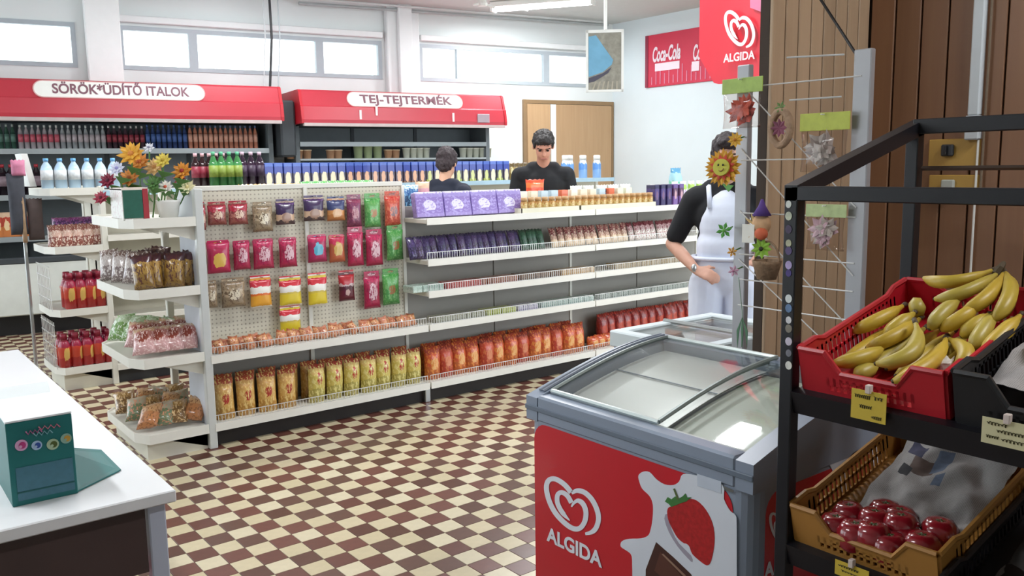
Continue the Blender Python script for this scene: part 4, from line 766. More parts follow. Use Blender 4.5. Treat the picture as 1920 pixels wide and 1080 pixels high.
part(B().box((bx1, by0+.12, bz0+.01), (bx1+.012, by0+.2, bz0+.09)), 'inner_flap', mat('#5a3440', .6, var=.2), r_)
for k, (px, py, rr, c1, c2) in enumerate(((40, 835, .013, '#d9a8cc', '#b8387c'), (69, 835, .011, '#a9c4e0', '#2c4c9c'), (99, 833, .013, '#a9c0a0', '#4c5a24'), (124, 822, .012, '#8ab0a0', '#c89a3c'))):
    c = gy(px, py, by0-.0015); b = B(); n = 20
    b.prism([(c.x+rr*math.cos(2*math.pi*i/n), by0-.001, c.z+rr*math.sin(2*math.pi*i/n)) for i in range(n)], (0, -.0012, 0), 0)
    b.prism([(c.x+.002+rr*.55*math.cos(2*math.pi*i/n), by0-.0022, c.z+rr*.6*math.sin(2*math.pi*i/n)) for i in range(n)], (0, -.001, 0), 1)
    b.prism([(c.x-.002+rr*.25*math.cos(2*math.pi*i/n), by0-.0032, c.z-rr*.2+rr*.25*math.sin(2*math.pi*i/n)) for i in range(n)], (0, -.0006, 0), 0)
    part(b, 'printed_motif', [mat(c1, .5), mat(c2, .5)], r_)
for k, (pa, pb_, c) in enumerate((((48, 812), (78, 806), '#b86a98'), ((72, 803), (112, 797), '#c8788c'), ((62, 815), (98, 808), '#7fb0b8'))):
    a, c_ = gy(*pa, by0), gy(*pb_, by0); n = 7; b = B()
    pts = [(a.x+(c_.x-a.x)*i/n, by0-.002, a.z+(c_.z-a.z)*i/n+.004*(-1)**i) for i in range(n+1)]; b.tube(pts, .0016, 5); part(b, 'printed_script', mat(c, .5), r_)
r_ = root('clear_bag', (.2, 2.9, DT), 'crumpled clear plastic sheet lying on the white desk', 'bag')
b = B(); nn_ = 8
vs = [(.14+.03*i, 2.75+.05*j, DT+.003+.022*abs(math.sin(i*1.7+j*2.3))*math.sin(math.pi*i/nn_)*math.sin(math.pi*j/nn_)) for i in range(nn_+1) for j in range(nn_+1)]
b.add(vs, [(i*9+j, (i+1)*9+j, (i+1)*9+j+1, i*9+j+1) for i in range(nn_) for j in range(nn_)]); part(b, 'sheet', FILM, r_, True)
# ------------------------------------------------------------------ ice-cream chest freezer
FX, FB, FY0, FY1 = 1.53, 2.10, 1.107, 1.885
FG = mat('#8e99aa', .32, var=.03, scale=3); FGD = mat('#6d7887', .35, var=.03); FRED = mat('#cc2430', .28, var=.05, scale=3, coat=.3)
fz = root('ice_cream_freezer', ((FX+FB)/2, (FY0+FY1)/2, 0), 'grey ice-cream chest freezer with curved glass lids and red front', 'freezer')
def rrect(x0, x1, y0, y1, r, n=5):
    P = []
    for cx, cy, a in ((x1-r, y1-r, 0), (x0+r, y1-r, 90), (x0+r, y0+r, 180), (x1-r, y0+r, 270)):
        for k in range(n+1): t = R(a+90*k/n); P.append((cx+r*math.cos(t), cy+r*math.sin(t)))
    return P
part(B().prism([(x, y, .07) for x, y in rrect(FX, FB, FY0, FY1, .045)], (0, 0, .77)), 'cabinet', FG, fz)
part(B().prism([(x, y, .02) for x, y in rrect(FX+.03, FB-.03, FY0+.03, FY1-.03, .03)], (0, 0, .05)), 'base', BLACK, fz)
def zlid(x): t = (x-FX)/(FB-FX); return .9+.105*math.sin(min(1, t*1.02)*math.pi*.5)**1.0
# top rim: ring frame following the arch
def frame_side(y0, y1, name, mt):
    P = [(FX-.003, .832)]+[(FX-.003+(FB-FX+.006)*k/14, zlid(FX+(FB-FX)*k/14)) for k in range(15)]+[(FB+.003, .832)]
    part(B().prism([(x, y0, z) for x, z in P], (0, y1-y0, 0)), name, mt, fz)
frame_side(FY0-.003, FY0+.045, 'rim_side', FG); frame_side(FY1-.045, FY1+.003, 'rim_side', FG)
part(B().box((FX-.004, FY0+.045, .832), (FX+.055, FY1-.045, .907), ch=.006), 'rim_front', FG, fz); part(B().box((FX-.008, FY0-.005, .862), (FX-.002, FY1+.005, .876), ch=.002), 'rim_groove', FGD, fz)
part(B().box((FB-.05, FY0+.045, .83), (FB+.01, FY1-.045, 1.0), ch=.006), 'rim_back', FG, fz)
for y in (FY1-.034, FY1-.02): part(B().tube([(FX+.03+(FB-FX-.06)*k/14, y, zlid(FX+.03+(FB-FX-.06)*k/14)+.004) for k in range(15)], .005, 6), 'rim_rail', FGD, fz)
ymid = gx(1232, 803, FX+.05).y
def lidpane(y0, y1, dz, name):
    P = [(FX+.045+(FB-FX-.08)*k/14) for k in range(15)]; b = B()
    vs = [(x, y, zlid(x)+dz) for x in P for y in (y0, y1)]+[(x, y, zlid(x)+dz-.005) for x in P for y in (y0, y1)]
    fs = [(2*i, 2*i+2, 2*i+3, 2*i+1) for i in range(14)]+[(30+2*i, 30+2*i+1, 30+2*i+3, 30+2*i+2) for i in range(14)]
    b.add(vs, fs); p = part(b, name, GLASS, fz, True)
    for y in (y0, y1): part(B().tube([(x, y, zlid(x)+dz+.001) for x in P], .006, 6), 'lid_edge', mat('#77827f', .35, .2), p)
    for k in (0, 14): part(B().tube([(P[k], y0, zlid(P[k])+dz), (P[k], y1, zlid(P[k])+dz)], .007, 6), 'lid_edge', mat('#cdd6d4', .3, .4), p)
lidpane(FY0+.05, ymid+.01, -.012, 'glass_lid'); lidpane(ymid-.01, FY1-.055, .002, 'glass_lid')
# white inner liner seen through the glass
LIN = mat('#c6c8c6', .28, .3, var=.05, scale=4)
b = B(); b.box((FX+.05, FY0+.05, .60), (FB-.05, FY1-.06, .615)); part(b, 'inner_floor', LIN, fz)
for (a, c_) in (((FX+.05, FY0+.045, .6), (FB-.05, FY0+.055, .86)), ((FX+.05, FY1-.065, .6), (FB-.05, FY1-.055, .86)), ((FX+.05, FY0+.05, .6), (FX+.06, FY1-.06, .83)), ((FB-.06, FY0+.05, .6), (FB-.05, FY1-.06, .95))): part(B().box(a, c_), 'inner_wall', LIN, fz)
pz = lambda x: zlid(x)-.035
b = B(); xs_ = [FX+.065+(FB-FX-.13)*k/10 for k in range(11)]
vs = [(x, y, pz(x)) for x in xs_ for y in (ymid+.0, FY1-.07)]+[(x, y, pz(x)-.006) for x in xs_ for y in (ymid+.0, FY1-.07)]
b.add(vs, [(2*i, 2*i+2, 2*i+3, 2*i+1) for i in range(10)]+[(22+2*i, 22+2*i+1, 22+2*i+3, 22+2*i+2) for i in range(10)]); part(b, 'inner_cover', LIN, fz, True)
b = B(); vs = [(x, y, pz(x)-.012) for x in xs_ for y in (FY0+.06, ymid)]+[(x, y, pz(x)-.018) for x in xs_ for y in (FY0+.06, ymid)]
b.add(vs, [(2*i, 2*i+2, 2*i+3, 2*i+1) for i in range(10)]+[(22+2*i, 22+2*i+1, 22+2*i+3, 22+2*i+2) for i in range(10)]); part(b, 'inner_cover', mat('#b9c0b4', .4, 0, var=.05), fz, True)
part(B().tube([(xs_[5], ymid, pz(xs_[5])+.003), (xs_[5], FY1-.07, pz(xs_[5])+.003)], .002, 5), 'cover_seam', FGD, fz)
part(B().box((FB-.16, FY0+.09, zlid(FB-.14)+.0), (FB-.13, FY0+.15, zlid(FB-.14)+.02), ch=.004), 'lid_handle', BLACK, fz)
# printed front: traced in the plane of the front
PX = FX-.002
def fp(cx, cy): return gx(980+cx/3.6, 780+cy/3.6, PX)
def flat(pts2, off, mt, name, par, sm=0, lab=None):
    Q = smooth_closed(pts2, sm) if sm else [Vector(p) for p in pts2]
    P = [fp(q.x, q.y) for q in Q]; P = [Vector((PX-off, p.y, p.z)) for p in P]
    return part(B().prism(P, (-.0006, 0, 0)), name, mt, par, label=lab)
zb_ = .1
dec = part(B().prism([Vector((PX+.001, y, z)) for y, z in rrect(FY0+.05, FY1-.03, .13, .828, .05)], (-.0012, 0, 0)), 'front_panel', FRED, fz, label='red printed front panel with lettering')
WH = mat('#dfe4ee', .35, var=.02)
def fclamp(P): return [(min(max(x, 0), 1448), y) for x, y in P]
splash = [(790, 440), (785, 400), (815, 375), (860, 378), (905, 425), (960, 460), (1020, 465), (1060, 440), (1085, 392), (1180, 402), (1350, 462), (1362, 560), (1405, 640), (1440, 670), (1448, 760), (1448, 1300), (1448, 1700), (800, 1700), (700, 1500), (660, 1300), (735, 1150), (742, 1000), (735, 935), (700, 905), (665, 880), (672, 845), (720, 828), (800, 825), (850, 805), (868, 760), (880, 690), (882, 600), (860, 540), (810, 490)]
flat(splash, .0012, WH, 'milk_splash', dec, 3)
straw = [(985, 620), (1040, 600), (1120, 560), (1180, 570), (1240, 630), (1285, 720), (1300, 820), (1290, 920), (1270, 990), (1245, 1005), (1205, 980), (1150, 930), (1130, 880), (1110, 860), (1090, 855), (1050, 820), (1015, 760), (985, 690)]
flat(straw, .002, mat('#b82a2c', .3, var=.3, scale=90), 'strawberry_print', dec, 3); flat([(980, 660), (960, 690), (990, 780), (1050, 880), (1120, 960), (1150, 985), (1140, 940), (1060, 860), (1010, 770)], .0016, mat('#a8a0b0', .4), 'strawberry_shadow', dec, 2)
flat([(966, 575), (985, 545), (1010, 560), (1035, 540), (1060, 555), (1085, 540), (1105, 520), (1115, 548), (1145, 545), (1110, 575), (1075, 585), (1040, 600), (1010, 612), (990, 590)], .0028, mat('#3f7a3a', .5, var=.2, scale=40), 'strawberry_leaves', dec)
flat([(1022, 490), (1032, 486), (1062, 560), (1050, 565)], .003, mat('#5a6a3c', .5), 'strawberry_stalk', dec)
flat([(905, 850), (835, 1035), (835, 1160), (1000, 1300), (1200, 1180), (1140, 1065), (1020, 950)], .002, mat('#4a2c26', .35, var=.1), 'chocolate_print', dec); flat([(935, 915), (895, 1040), (1010, 1150), (1090, 1090)], .0028, mat('#5f3a30', .35, var=.1), 'chocolate_square', dec); flat([(945, 930), (955, 925), (1110, 1075), (1095, 1080)], .0034, mat('#9a7a68', .35), 'chocolate_glint', dec)
flat([(1182, 388), (1345, 440), (1345, 520), (1185, 470)], .0024, mat('#c9d2e0', .4), 'paper_label', dec); flat([(1360, 470), (1430, 500), (1425, 515), (1375, 500)], .0024, mat('#6a6a66', .4), 'badge', dec)
def stroke(pts, wd, off, mt, name, par, taper=(1, 1)):
    v2, fs = ribbon(pts, wd, 6, taper); vs = [fp(q.x, q.y) for q in v2]; b = B(); n = len(vs)
    b.add([Vector((PX-off, p.y, p.z)) for p in vs], fs); return part(b, name, mt, par)
HEART1 = [(330, 515), (285, 462), (225, 425), (180, 432), (163, 480), (178, 560), (215, 640), (270, 706), (335, 755), (385, 758), (420, 715), (430, 650), (412, 595), (378, 570), (350, 585), (332, 612)]
HEART2 = [(333, 520), (370, 503), (420, 515), (468, 560), (502, 625), (515, 690), (500, 750), (470, 782), (425, 795)]
HEART3 = [(332, 585), (305, 538), (268, 515), (240, 530), (236, 575), (252, 620), (282, 665), (322, 706)]
WL = mat('#e9ecf4', .35, var=.02)
for h, wd, tp in ((HEART1, 34, (1, .3)), (HEART2, 34, (.6, .5)), (HEART3, 32, (1, .1))): stroke(h, wd, .0016, WL, 'heart_emblem', dec, tp)
p0, p1 = fp(150, 800), fp(530, 975)
me = textmesh('ALGIDA', .05, WL, .0003, .0016); wd = max(v.co.x for v in me.vertices)-min(v.co.x for v in me.vertices); o = link('lettering', me, parent=dec)
k = abs(p1.y-p0.y)/wd
pc = fp(345, 885); M = Matrix((Vector((0, -1, 0)), Vector((0, 0, 1)), Vector((-1, 0, 0)))).transposed().to_4x4(); M.translation = Vector((PX-.0018, pc.y, pc.z)); o.matrix_local = ROOTINV[fz.name] @ M @ Matrix.Diagonal((k*.98, 1.15, 1, 1))
# side print on the right side of the freezer (plane y)
sd = part(B().prism([Vector((x, FY0+.0005, z)) for x, z in rrect(FX+.05, FB-.03, .13, .82, .05)], (0, -.0016, 0)), 'side_panel', FRED, fz, label='red printed side panel')
def fs_(px, py, off): p = gy(px, py, FY0-.002); return Vector((p.x, FY0-.0016-off, p.z))
part(B().prism([fs_(*q, 0) for q in smooth_closed([(1555, 860), (1585, 830), (1615, 818), (1640, 830), (1650, 880), (1640, 960), (1600, 960), (1570, 900)], 3) for q in [q]], (0, -.0006, 0)), 'milk_splash', WH, sd)
part(B().prism([fs_(q.x, q.y, .0008) for q in smooth_closed([(1585, 870), (1605, 845), (1628, 850), (1635, 890), (1610, 930), (1590, 900)], 3)], (0, -.0006, 0)), 'strawberry_print', mat('#b82a2c', .3, var=.3, scale=90), sd)
hs = [((x-345)*.14+1462, (y-640)*.17+1000) for x, y in HEART1]
for h in (HEART1, HEART2, HEART3):
    v2, fcs = ribbon([((x-345)*.12+1466, (y-640)*.17+1000) for x, y in h], 5, 5); b = B(); b.add([fs_(q.x, q.y, .0008) for q in v2], fcs); part(b, 'heart_emblem', WL, sd)
me = textmesh('ALGIDA', .05, WL, .0003, .0016); o = link('lettering', me, parent=sd); pc = gy(1466, 1056, FY0)
M = Matrix((Vector((1, 0, 0)), Vector((0, 0, 1)), Vector((0, -1, 0)))).transposed().to_4x4(); M.translation = Vector((pc.x+.02, FY0-.003, pc.z)); o.matrix_local = ROOTINV[fz.name] @ M
# ------------------------------------------------------------------ small glass-topped freezer behind
q0 = gz(1156, 616, .85); SX0, SX1, SY0, SY1 = 2.60, 3.26, 1.96+.17, 2.62
sf = root('small_freezer', ((SX0+SX1)/2, 2.3, 0), 'small chest freezer with flat glass top and blue corner behind the ice-cream freezer', 'freezer')
part(B().box((SX0, SY0, .04), (SX1, SY1, .79), ch=.012), 'cabinet', mat('#2f5fb0', .35, var=.05), sf)
for a, c_ in (((SX0-.01, SY0-.01, .78), (SX0+.05, SY1+.01, .85)), ((SX1-.05, SY0-.01, .78), (SX1+.01, SY1+.01, .85)), ((SX0+.05, SY0-.01, .78), (SX1-.05, SY0+.05, .85)), ((SX0+.05, SY1-.05, .78), (SX1-.05, SY1+.01, .85))): part(B().box(a, c_, ch=.006), 'rim', mat('#d5dfe2', .35, var=.03), sf)
part(B().box((SX0+.05, SY0+.05, .835), (SX1-.05, SY1-.05, .84)), 'glass_lid', GLASS, sf); part(B().box((SX0+.05, SY0+.05, .79), (SX1-.05, SY1-.05, .795)), 'inner_tray', mat('#a99c98', .5, var=.2, scale=6), sf)
part(B().tube([((SX0+SX1)/2, SY0, .853), ((SX0+SX1)/2, SY1, .853)], .01, 6), 'lid_rail', STEEL, sf)
# ------------------------------------------------------------------ fruit rack
RX0, RX1, RY0, RY1 = 1.495, 1.955, -.35, 1.0
rk = root('fruit_rack', (RX0, .3, 0), 'black metal fruit and vegetable rack in the right foreground', 'rack'); t = .0145
RB = mat('#15151b', .4, var=.08)
for y in (RY1, RY0):
    part(B().box((RX0-t, y-t, 0), (RX0+t, y+t, 1.505), ch=.002), 'post', RB, rk); part(B().box((RX1-t, y-t, 0), (RX1+t, y+t, 1.635), ch=.002), 'post', RB, rk)
    part(B().prism([(RX0-t, y-t, 1.478), (RX0-t, y-t, 1.508), (RX1+t, y-t, 1.645), (RX1+t, y-t, 1.612)], (0, 2*t, 0)), 'sloped_bar', RB, rk)
part(B().box((RX0-t, RY0, 1.478), (RX0+t, RY1, 1.506), ch=.002), 'front_bar', RB, rk); part(B().box((RX1-t, RY0, 1.612), (RX1+t, RY1, 1.645), ch=.002), 'rear_bar', RB, rk)
part(B().tube([(RX1-.0, RY0, 1.535), (RX1-.0, RY1-.02, 1.535)], .006, 6), 'cross_rod', mat('#4a3a30', .4, .4), rk)
ZU, ZL, SL = 1.088, .765, math.atan2(.098, .4)
for z in (ZU, ZL, .38):
    M = Matrix.Translation((RX0, 0, z)) @ Matrix.Rotation(-SL, 4, 'Y')
    part(B().box((-.012, RY0, -.035), (.012, RY1, .012), M=M), 'shelf_lip', RB, rk); part(B().box((.012, RY0+.01, -.012), (.45, RY1-.01, -.004), M=M), 'shelf_plate', RB, rk)
    for y in (RY0+.005, RY1-.025): part(B().box((0, y, -.03), (.46, y+.02, .0), M=M), 'side_rail', RB, rk)
SK = ['#d8dcd6', '#c9cfb8', '#4a3c58', '#b8b89a', '#5a4a78', '#b8a8d8', '#4a3a80', '#dce4e4', '#6a88b0', '#e4e4ee', '#8a8478', '#d0c8d8', '#7a7a84', '#dcdcd4']
for k, py in enumerate((383, 405, 430, 456, 470, 497, 512, 560, 578, 600, 616, 640, 662, 685)):
    p = gx(1479, py, RX0-t); rr = .0075 if k % 3 else .0065; n = 12
    part(B().prism([(RX0-t, p.y+rr*math.cos(2*math.pi*i/n), p.z+rr*math.sin(2*math.pi*i/n)*1.15) for i in range(n)], (-.0012, 0, 0)), 'sticker', mat(SK[k], .5, var=.2, scale=80), rk)
# ---- crates (local frame on the sloping shelf: s across, t into depth, h up)
def crate(name, label, y1, y0, z, mt, hgt=.1, dep=.42, x=RX0+.012, hole=True, dipf=.45):
    r_ = root(name, (x, (y0+y1)/2, z), label, 'crate'); w_ = y1-y0; M = Matrix.Translation((x, y1, z)) @ Matrix.Rotation(-SL, 4, 'Y') @ Matrix.Rotation(R(-90), 4, 'Z')
    # local: x -> across (toward -y), y -> depth (+X)
    bb = B(); bb.box((0, 0, 0), (w_, dep, .006), M=M); part(bb, 'crate_floor', mt, r_)
    def wall(nm, p, d, ln, dip, nrm):
        """slatted wall from p along d"""
        b = B(); p = Vector(p); d = Vector(d); nv = Vector(nrm)*.005; n = max(6, int(ln/.022)); cw = min(.055, ln*.2)
        def slab(a, c_, z0, z1a, z1c): 
            q = [p+d*a+Vector((0, 0, z0)), p+d*c_+Vector((0, 0, z0)), p+d*c_+Vector((0, 0, z1c)), p+d*a+Vector((0, 0, z1a))]; b.prism([M @ v for v in q], (M.to_3x3() @ nv))
        hm = hgt*(1-dip)
        slab(0, cw, 0, hgt, hgt); slab(ln-cw, ln, 0, hgt, hgt); slab(cw, cw+.03, hm*.55, hgt, hm); slab(ln-cw-.03, ln-cw, hm*.55, hm, hgt)
        slab(cw+.03, ln-cw-.03, hm-.016, hm, hm); slab(cw, ln-cw, 0, .012, .012); slab(cw, ln-cw, hm*.45, hm*.55, hm*.55)
        for k in range(n+1): a = cw+(ln-2*cw-.006)*k/n; slab(a, a+.006, .01, hm-.01, hm-.01)
        # rim lip
        q = [(0, hgt), (cw, hgt), (cw+.03, hm), (ln-cw-.03, hm), (ln-cw, hgt), (ln, hgt)]
        b.tube([M @ (p+d*a+Vector((0, 0, zz_))+nv*.5) for a, zz_ in q], .006, 6); return part(b, nm, mt, r_)
    wall('crate_front', (0, 0, 0), (1, 0, 0), w_, dipf, (0, -1, 0)); wall('crate_back', (0, dep, 0), (1, 0, 0), w_, .25, (0, 1, 0)); wall('crate_side', (0, 0, 0), (0, 1, 0), dep, 0 if not hole else .12, (-1, 0, 0)); wall('crate_side', (w_, 0, 0), (0, 1, 0), dep, .0 if not hole else .12, (1, 0, 0))
    return r_, M, w_
CRR = mat('#b51f2b', .35, var=.06); CRY = mat('#a87636', .45, var=.08); CRB = mat('#1c1c1f', .45, var=.1)
cr1, M1, w1 = crate('produce_crate', 'red plastic crate full of bananas on the upper rack shelf', .972, .688, ZU+.012, CRR, .09)
cr2, M2, w2 = crate('produce_crate', 'ochre plastic crate with tomatoes and newspaper on the lower rack shelf', .980, .682, ZL+.012, CRY, .085, .43)
cr3, M3, w3 = crate('produce_crate', 'black plastic crate of yellow peppers right of the banana crate', .668, .375, ZU+.0, CRB, .11)
cr4, M4, w4 = crate('produce_crate', 'black plastic crate low at the right edge', .668, .375, ZL-.04, CRB, .1)
def onM(M, px, py, h):
    """point where the view line of a picture point meets the crate's own floor plane lifted by h"""
    n = (M.to_3x3() @ Vector((0, 0, 1))).normalized(); p0 = M @ Vector((0, 0, h)); d = ray(px, py); return EYE + d*((p0-EYE).dot(n)/d.dot(n))
BAN = [mat('#c4a438', .42, var=.12, scale=20), mat('#bda23a', .42, var=.14, scale=16), mat('#b4a044', .42, var=.12, scale=22)]; BTIP = mat('#4a3a24', .6)
def banana(P, r, label, k=0):
    P = [Vector(p) for p in P]; Q = []
    for i in range(13):
        t = i/12; Q.append(P[0]*(1-t)**2+P[1]*2*t*(1-t)+P[2]*t*t)
    rs = [r*x for x in (.3, .62, .85, .96, 1, 1, 1, .98, .94, .85, .68, .4, .3)]
    b = B(); b.tube(Q, r, 6, 0, rs=rs); n = Q[-1]-Q[-2]; b.tube([Q[-1], Q[-1]+n*.9], .004, 6, 1, rs=[r*.3, r*.34]); b.tube([Q[0], Q[0]-(Q[1]-Q[0])*.25], .003, 6, 1, rs=[r*.28, r*.2])
    c = sum(Q, Vector())/13; b.v = [tuple(Vector(v)-c) for v in b.v]
    solo(b, 'banana', [BAN[k % 3], BTIP], label, 'banana', 'bananas in the red crate', c, smooth=True)
def cb6(x, y): return 1440+x/3.177, 460+y/3.177
BN = [ # tip, control, stem (in the crop), height of tip, ctrl, stem, label
 ((500, 515), (660, 450), (800, 362), .05, .075, .07, 'banana nearest the crate rim at the far left'), ((690, 545), (790, 470), (868, 405), .05, .07, .075, 'banana second from the left rim, behind the bent one'), ((880, 330), (890, 370), (900, 430), .08, .09, .05, 'stubby end-on banana near the red crate corner'),
 ((590, 610), (760, 560), (900, 440), .045, .07, .06, 'banana lying behind the big bent one'), ((385, 700), (580, 690), (690, 605), .05, .055, .045, 'banana at the left front of the crate'), ((645, 705), (960, 690), (880, 470), .07, .085, .09, 'big strongly bent banana in the middle front'), ((745, 810), (1010, 740), (1060, 560), .06, .075, .06, 'banana pointing at the right front crate edge'), ((1110, 745), (1270, 640), (1080, 560), .05, .075, .06, 'curved banana at the right front, touching the rim'),
 ((960, 500), (1030, 400), (1140, 325), .075, .1, .1, 'upright banana in the centre of the pile'), ((1030, 505), (1150, 440), (1240, 365), .07, .095, .1, 'banana just right of the centre one'), ((1150, 545), (1230, 480), (1310, 415), .065, .085, .09, 'shaded banana right of the centre'), ((1205, 625), (1280, 520), (1350, 400), .06, .085, .09, 'banana beside the right side of the crate'), ((1270, 650), (1400, 540), (1500, 420), .06, .085, .09, 'banana closest to the right side of the crate'),
 ((930, 195), (1080, 260), (1330, 150), .11, .12, .12, 'topmost rear banana of the bunch at the back'), ((995, 320), (1200, 300), (1370, 165), .1, .12, .12, 'second rear banana of the bunch at the back'), ((1150, 400), (1350, 320), (1400, 170), .095, .12, .12, 'third rear banana of the bunch at the back'), ((1340, 450), (1500, 300), (1415, 165), .09, .125, .12, 'sharply curved rear banana at the right of the bunch'),
 ((515, 785), (580, 750), (650, 720), .03, .035, .03, 'banana tip showing at the front crate wall'), ((610, 600), (690, 560), (790, 520), .03, .04, .03, 'half buried banana on the left of the pile')]
for k, (a, c_, e, ha, hc, he, lb) in enumerate(BN): banana([onM(M1, *cb6(*a), ha), onM(M1, *cb6(*c_), hc), onM(M1, *cb6(*e), he)], .0165 if k not in (13, 14, 15) else .0155, lb, k)
# extra lower layer hidden between the visible fruit
for k in range(8):
    s_ = .03+.03*k; banana([M1 @ Vector((s_, .08+.02*(k % 2), .025)), M1 @ Vector((s_+.02, .18, .035)), M1 @ Vector((s_+.005, .30, .03))], .016, 'banana in the lower layer of the pile', k)
solo(B().tube([onM(M1, *cb6(1360, 170), .12), onM(M1, *cb6(1385, 135), .13), onM(M1, *cb6(1405, 105), .135)], .007, 6, rs=[.009, .008, .005]), 'bunch_stem', mat('#4a3a20', .7, var=.2), 'dark stem of the banana bunch at the back of the red crate', 'stem')
solo(B().pouch(.05, .03, .02), 'banana_label', PAPER, 'small white paper scrap at the front of the banana crate', 'paper', loc=onM(M1, *cb6(1015, 760), .04), rz=R(-60))
# tomatoes
TOM = mat('#8c1a25', .18, var=.12, scale=20, coat=.5)
tm = []
for s in range(3):
    b = B(); n = 14; vs = []; 
    prof = [(.0, .030), (.012, .034), (.024, .032), (.033, .02), (.036, .004), (.033, -.014), (.022, -.027), (.0, -.031)]
    b.lathe([(max(r, .0008), z+.031) for r, z in prof[::-1]], n); b.v = [(x*(1+.04*math.cos(5*math.atan2(y, x)+s)), y*(1+.04*math.cos(5*math.atan2(y, x)+s)), z) for x, y, z in b.v]
    tm.append(b)
def cb7(x, y): return 1440+x/3, 720+y/3
for k, (x, y, h) in enumerate([(455, 765, .03), (380, 830, .03), (490, 870, .035), (600, 800, .03), (590, 880, .04), (660, 755, .02), (745, 825, .035), (680, 940, .03), (740, 790, .02), (865, 940, .03), (965, 860, .025), (775, 890, .02)]):
    p = onM(M2, *cb7(x, y), h); lb = ['leftmost tomato by the crate side', 'tomato in the left front corner', 'glossy tomato near the front rim on the left', 'tomato in the middle of the left half', 'tomato at the front just left of centre', 'tomato touching the newspaper edge', 'largest tomato in the middle of the crate', 'tomato at the front rim below the middle one', 'tomato half under the newspaper', 'tomato at the front right', 'dark tomato at the far right on the newspaper', 'small tomato behind the front right one', 'low tomato in the front row', 'low tomato behind the front left corner'][k]
    r_ = root('tomato', p-Vector((0, 0, .03)), lb, 'tomato', 'tomatoes in the ochre crate', R(k*40))
    part(tm[k % 3], 'fruit', TOM, r_, True, local=True); b = B(); petalled(b, (0, 0, .0625), .014, 5, (0, 0, 1), 0, .1, .4); part(b, 'calyx', mat('#4a5a2c', .6), r_, local=True)
# newspaper
NP, nt, bs = newmat('newsprint'); L = nt.links.new; N = nt.nodes.new
tc = N('ShaderNodeTexCoord'); wv = N('ShaderNodeTexWave'); wv.inputs['Scale'].default_value = 26; wv.bands_direction = 'Y'; L(tc.outputs['Generated'], wv.inputs[0])
nz = N('ShaderNodeTexNoise'); nz.inputs['Scale'].default_value = 60; L(tc.outputs['Generated'], nz.inputs['Vector']); mu = N('ShaderNodeMath'); mu.operation = 'MULTIPLY'; L(wv.outputs[1], mu.inputs[0]); L(nz.outputs[0], mu.inputs[1])
mx = N('ShaderNodeMix'); mx.data_type = 'RGBA'; L(mu.outputs[0], mx.inputs[0]); mx.inputs[6].default_value = hexc('#a19d9b'); mx.inputs[7].default_value = hexc('#6c6967'); L(mx.outputs[2], bs.inputs['Base Color']); bs.inputs['Roughness'].default_value = .8
def sheet(M, x0, x1, y0, y1, h0, h1, name, label, seed=0, mt=NP, n=28, lift=0, pics=()):
    b = B(); rr = random.Random(seed)
    hf = lambda i, j: h0+(h1-h0)*(j/n)**2+.007*math.sin(i*.55+seed)*math.cos(j*.4+seed)+.012*noise.noise((i*.16, j*.2, seed))+.004*noise.noise((i*.5, j*.5, seed))
    top = [M @ Vector((x0+(x1-x0)*i/n, y0+(y1-y0)*j/n+.02*math.sin(i*.35+seed)*(j/n), hf(i, j))) for i in range(n+1) for j in range(n+1)]
    nrm = M.to_3x3() @ Vector((0, 0, -.0008)); b.add(top+[p+nrm for p in top], [(i*(n+1)+j, (i+1)*(n+1)+j, (i+1)*(n+1)+j+1, i*(n+1)+j+1) for i in range(n) for j in range(n)]+[(len(top)+i*(n+1)+j, len(top)+i*(n+1)+j+1, len(top)+(i+1)*(n+1)+j+1, len(top)+(i+1)*(n+1)+j) for i in range(n) for j in range(n)])
    r_ = root(name, M @ Vector(((x0+x1)/2, (y0+y1)/2, h0)), label, 'newspaper')
    for (i0, i1, j0, j1, m8) in pics:
        for i in range(i0, i1):
            for j in range(j0, j1): b.mi[i*n+j] = m8
    return part(b, 'paper_sheet', [mt]+PICS, r_, True), r_, hf
PICS = [mat(c, .8, var=.35, scale=50) for c in ('#3a3a52', '#5a4a44', '#5f6b80', '#2c2c30')]
s_, npr, hf = sheet(M2, .05, .285, .13, .40, .028, .085, 'newspaper', 'crumpled newspaper lining the tomato crate', 2, pics=((2, 7, 21, 25, 1), (5, 11, 17, 21, 2), (10, 13, 18, 24, 3), (3, 6, 15, 18, 4), (12, 14, 14, 17, 3)))
sheet(M3, .02, .27, .05, .38, .07, .10, 'newspaper', 'grey newspaper under the yellow peppers', 5)
PEPM = mat('#d9a51c', .25, var=.1, coat=.3)
for k, (u, v) in enumerate(((.12, .07), (.16, .12), (.21, .08), (.10, .16))):
    b = B(); b.lathe([(.004, 0), (.02, .004), (.028, .02), (.032, .045), (.03, .062), (.018, .072), (.006, .068)], 12); b.v = [(x*(1+.1*math.cos(3*math.atan2(y, x))), y*(1+.1*math.cos(3*math.atan2(y, x))), z) for x, y, z in b.v]; b.tube([(0, 0, .066), (.003, 0, .085)], .005, 6, 1)
    solo(b, 'yellow_pepper', [PEPM, mat('#6a7a2c', .6)], ['yellow pepper nearest the white price card', 'yellow pepper in the middle of the black crate', 'yellow pepper furthest right in the black crate', 'yellow pepper at the back of the black crate'][k], 'pepper', 'yellow peppers', M3 @ Vector((u, v, .085)), smooth=True, rot=(R(70), R(10*k), R(40*k)))
sheet(M4, .03, .27, .05, .35, .03, .08, 'newspaper', 'dark crumpled paper in the low black crate', 9, mat('#5a5654', .8, var=.3, scale=30))
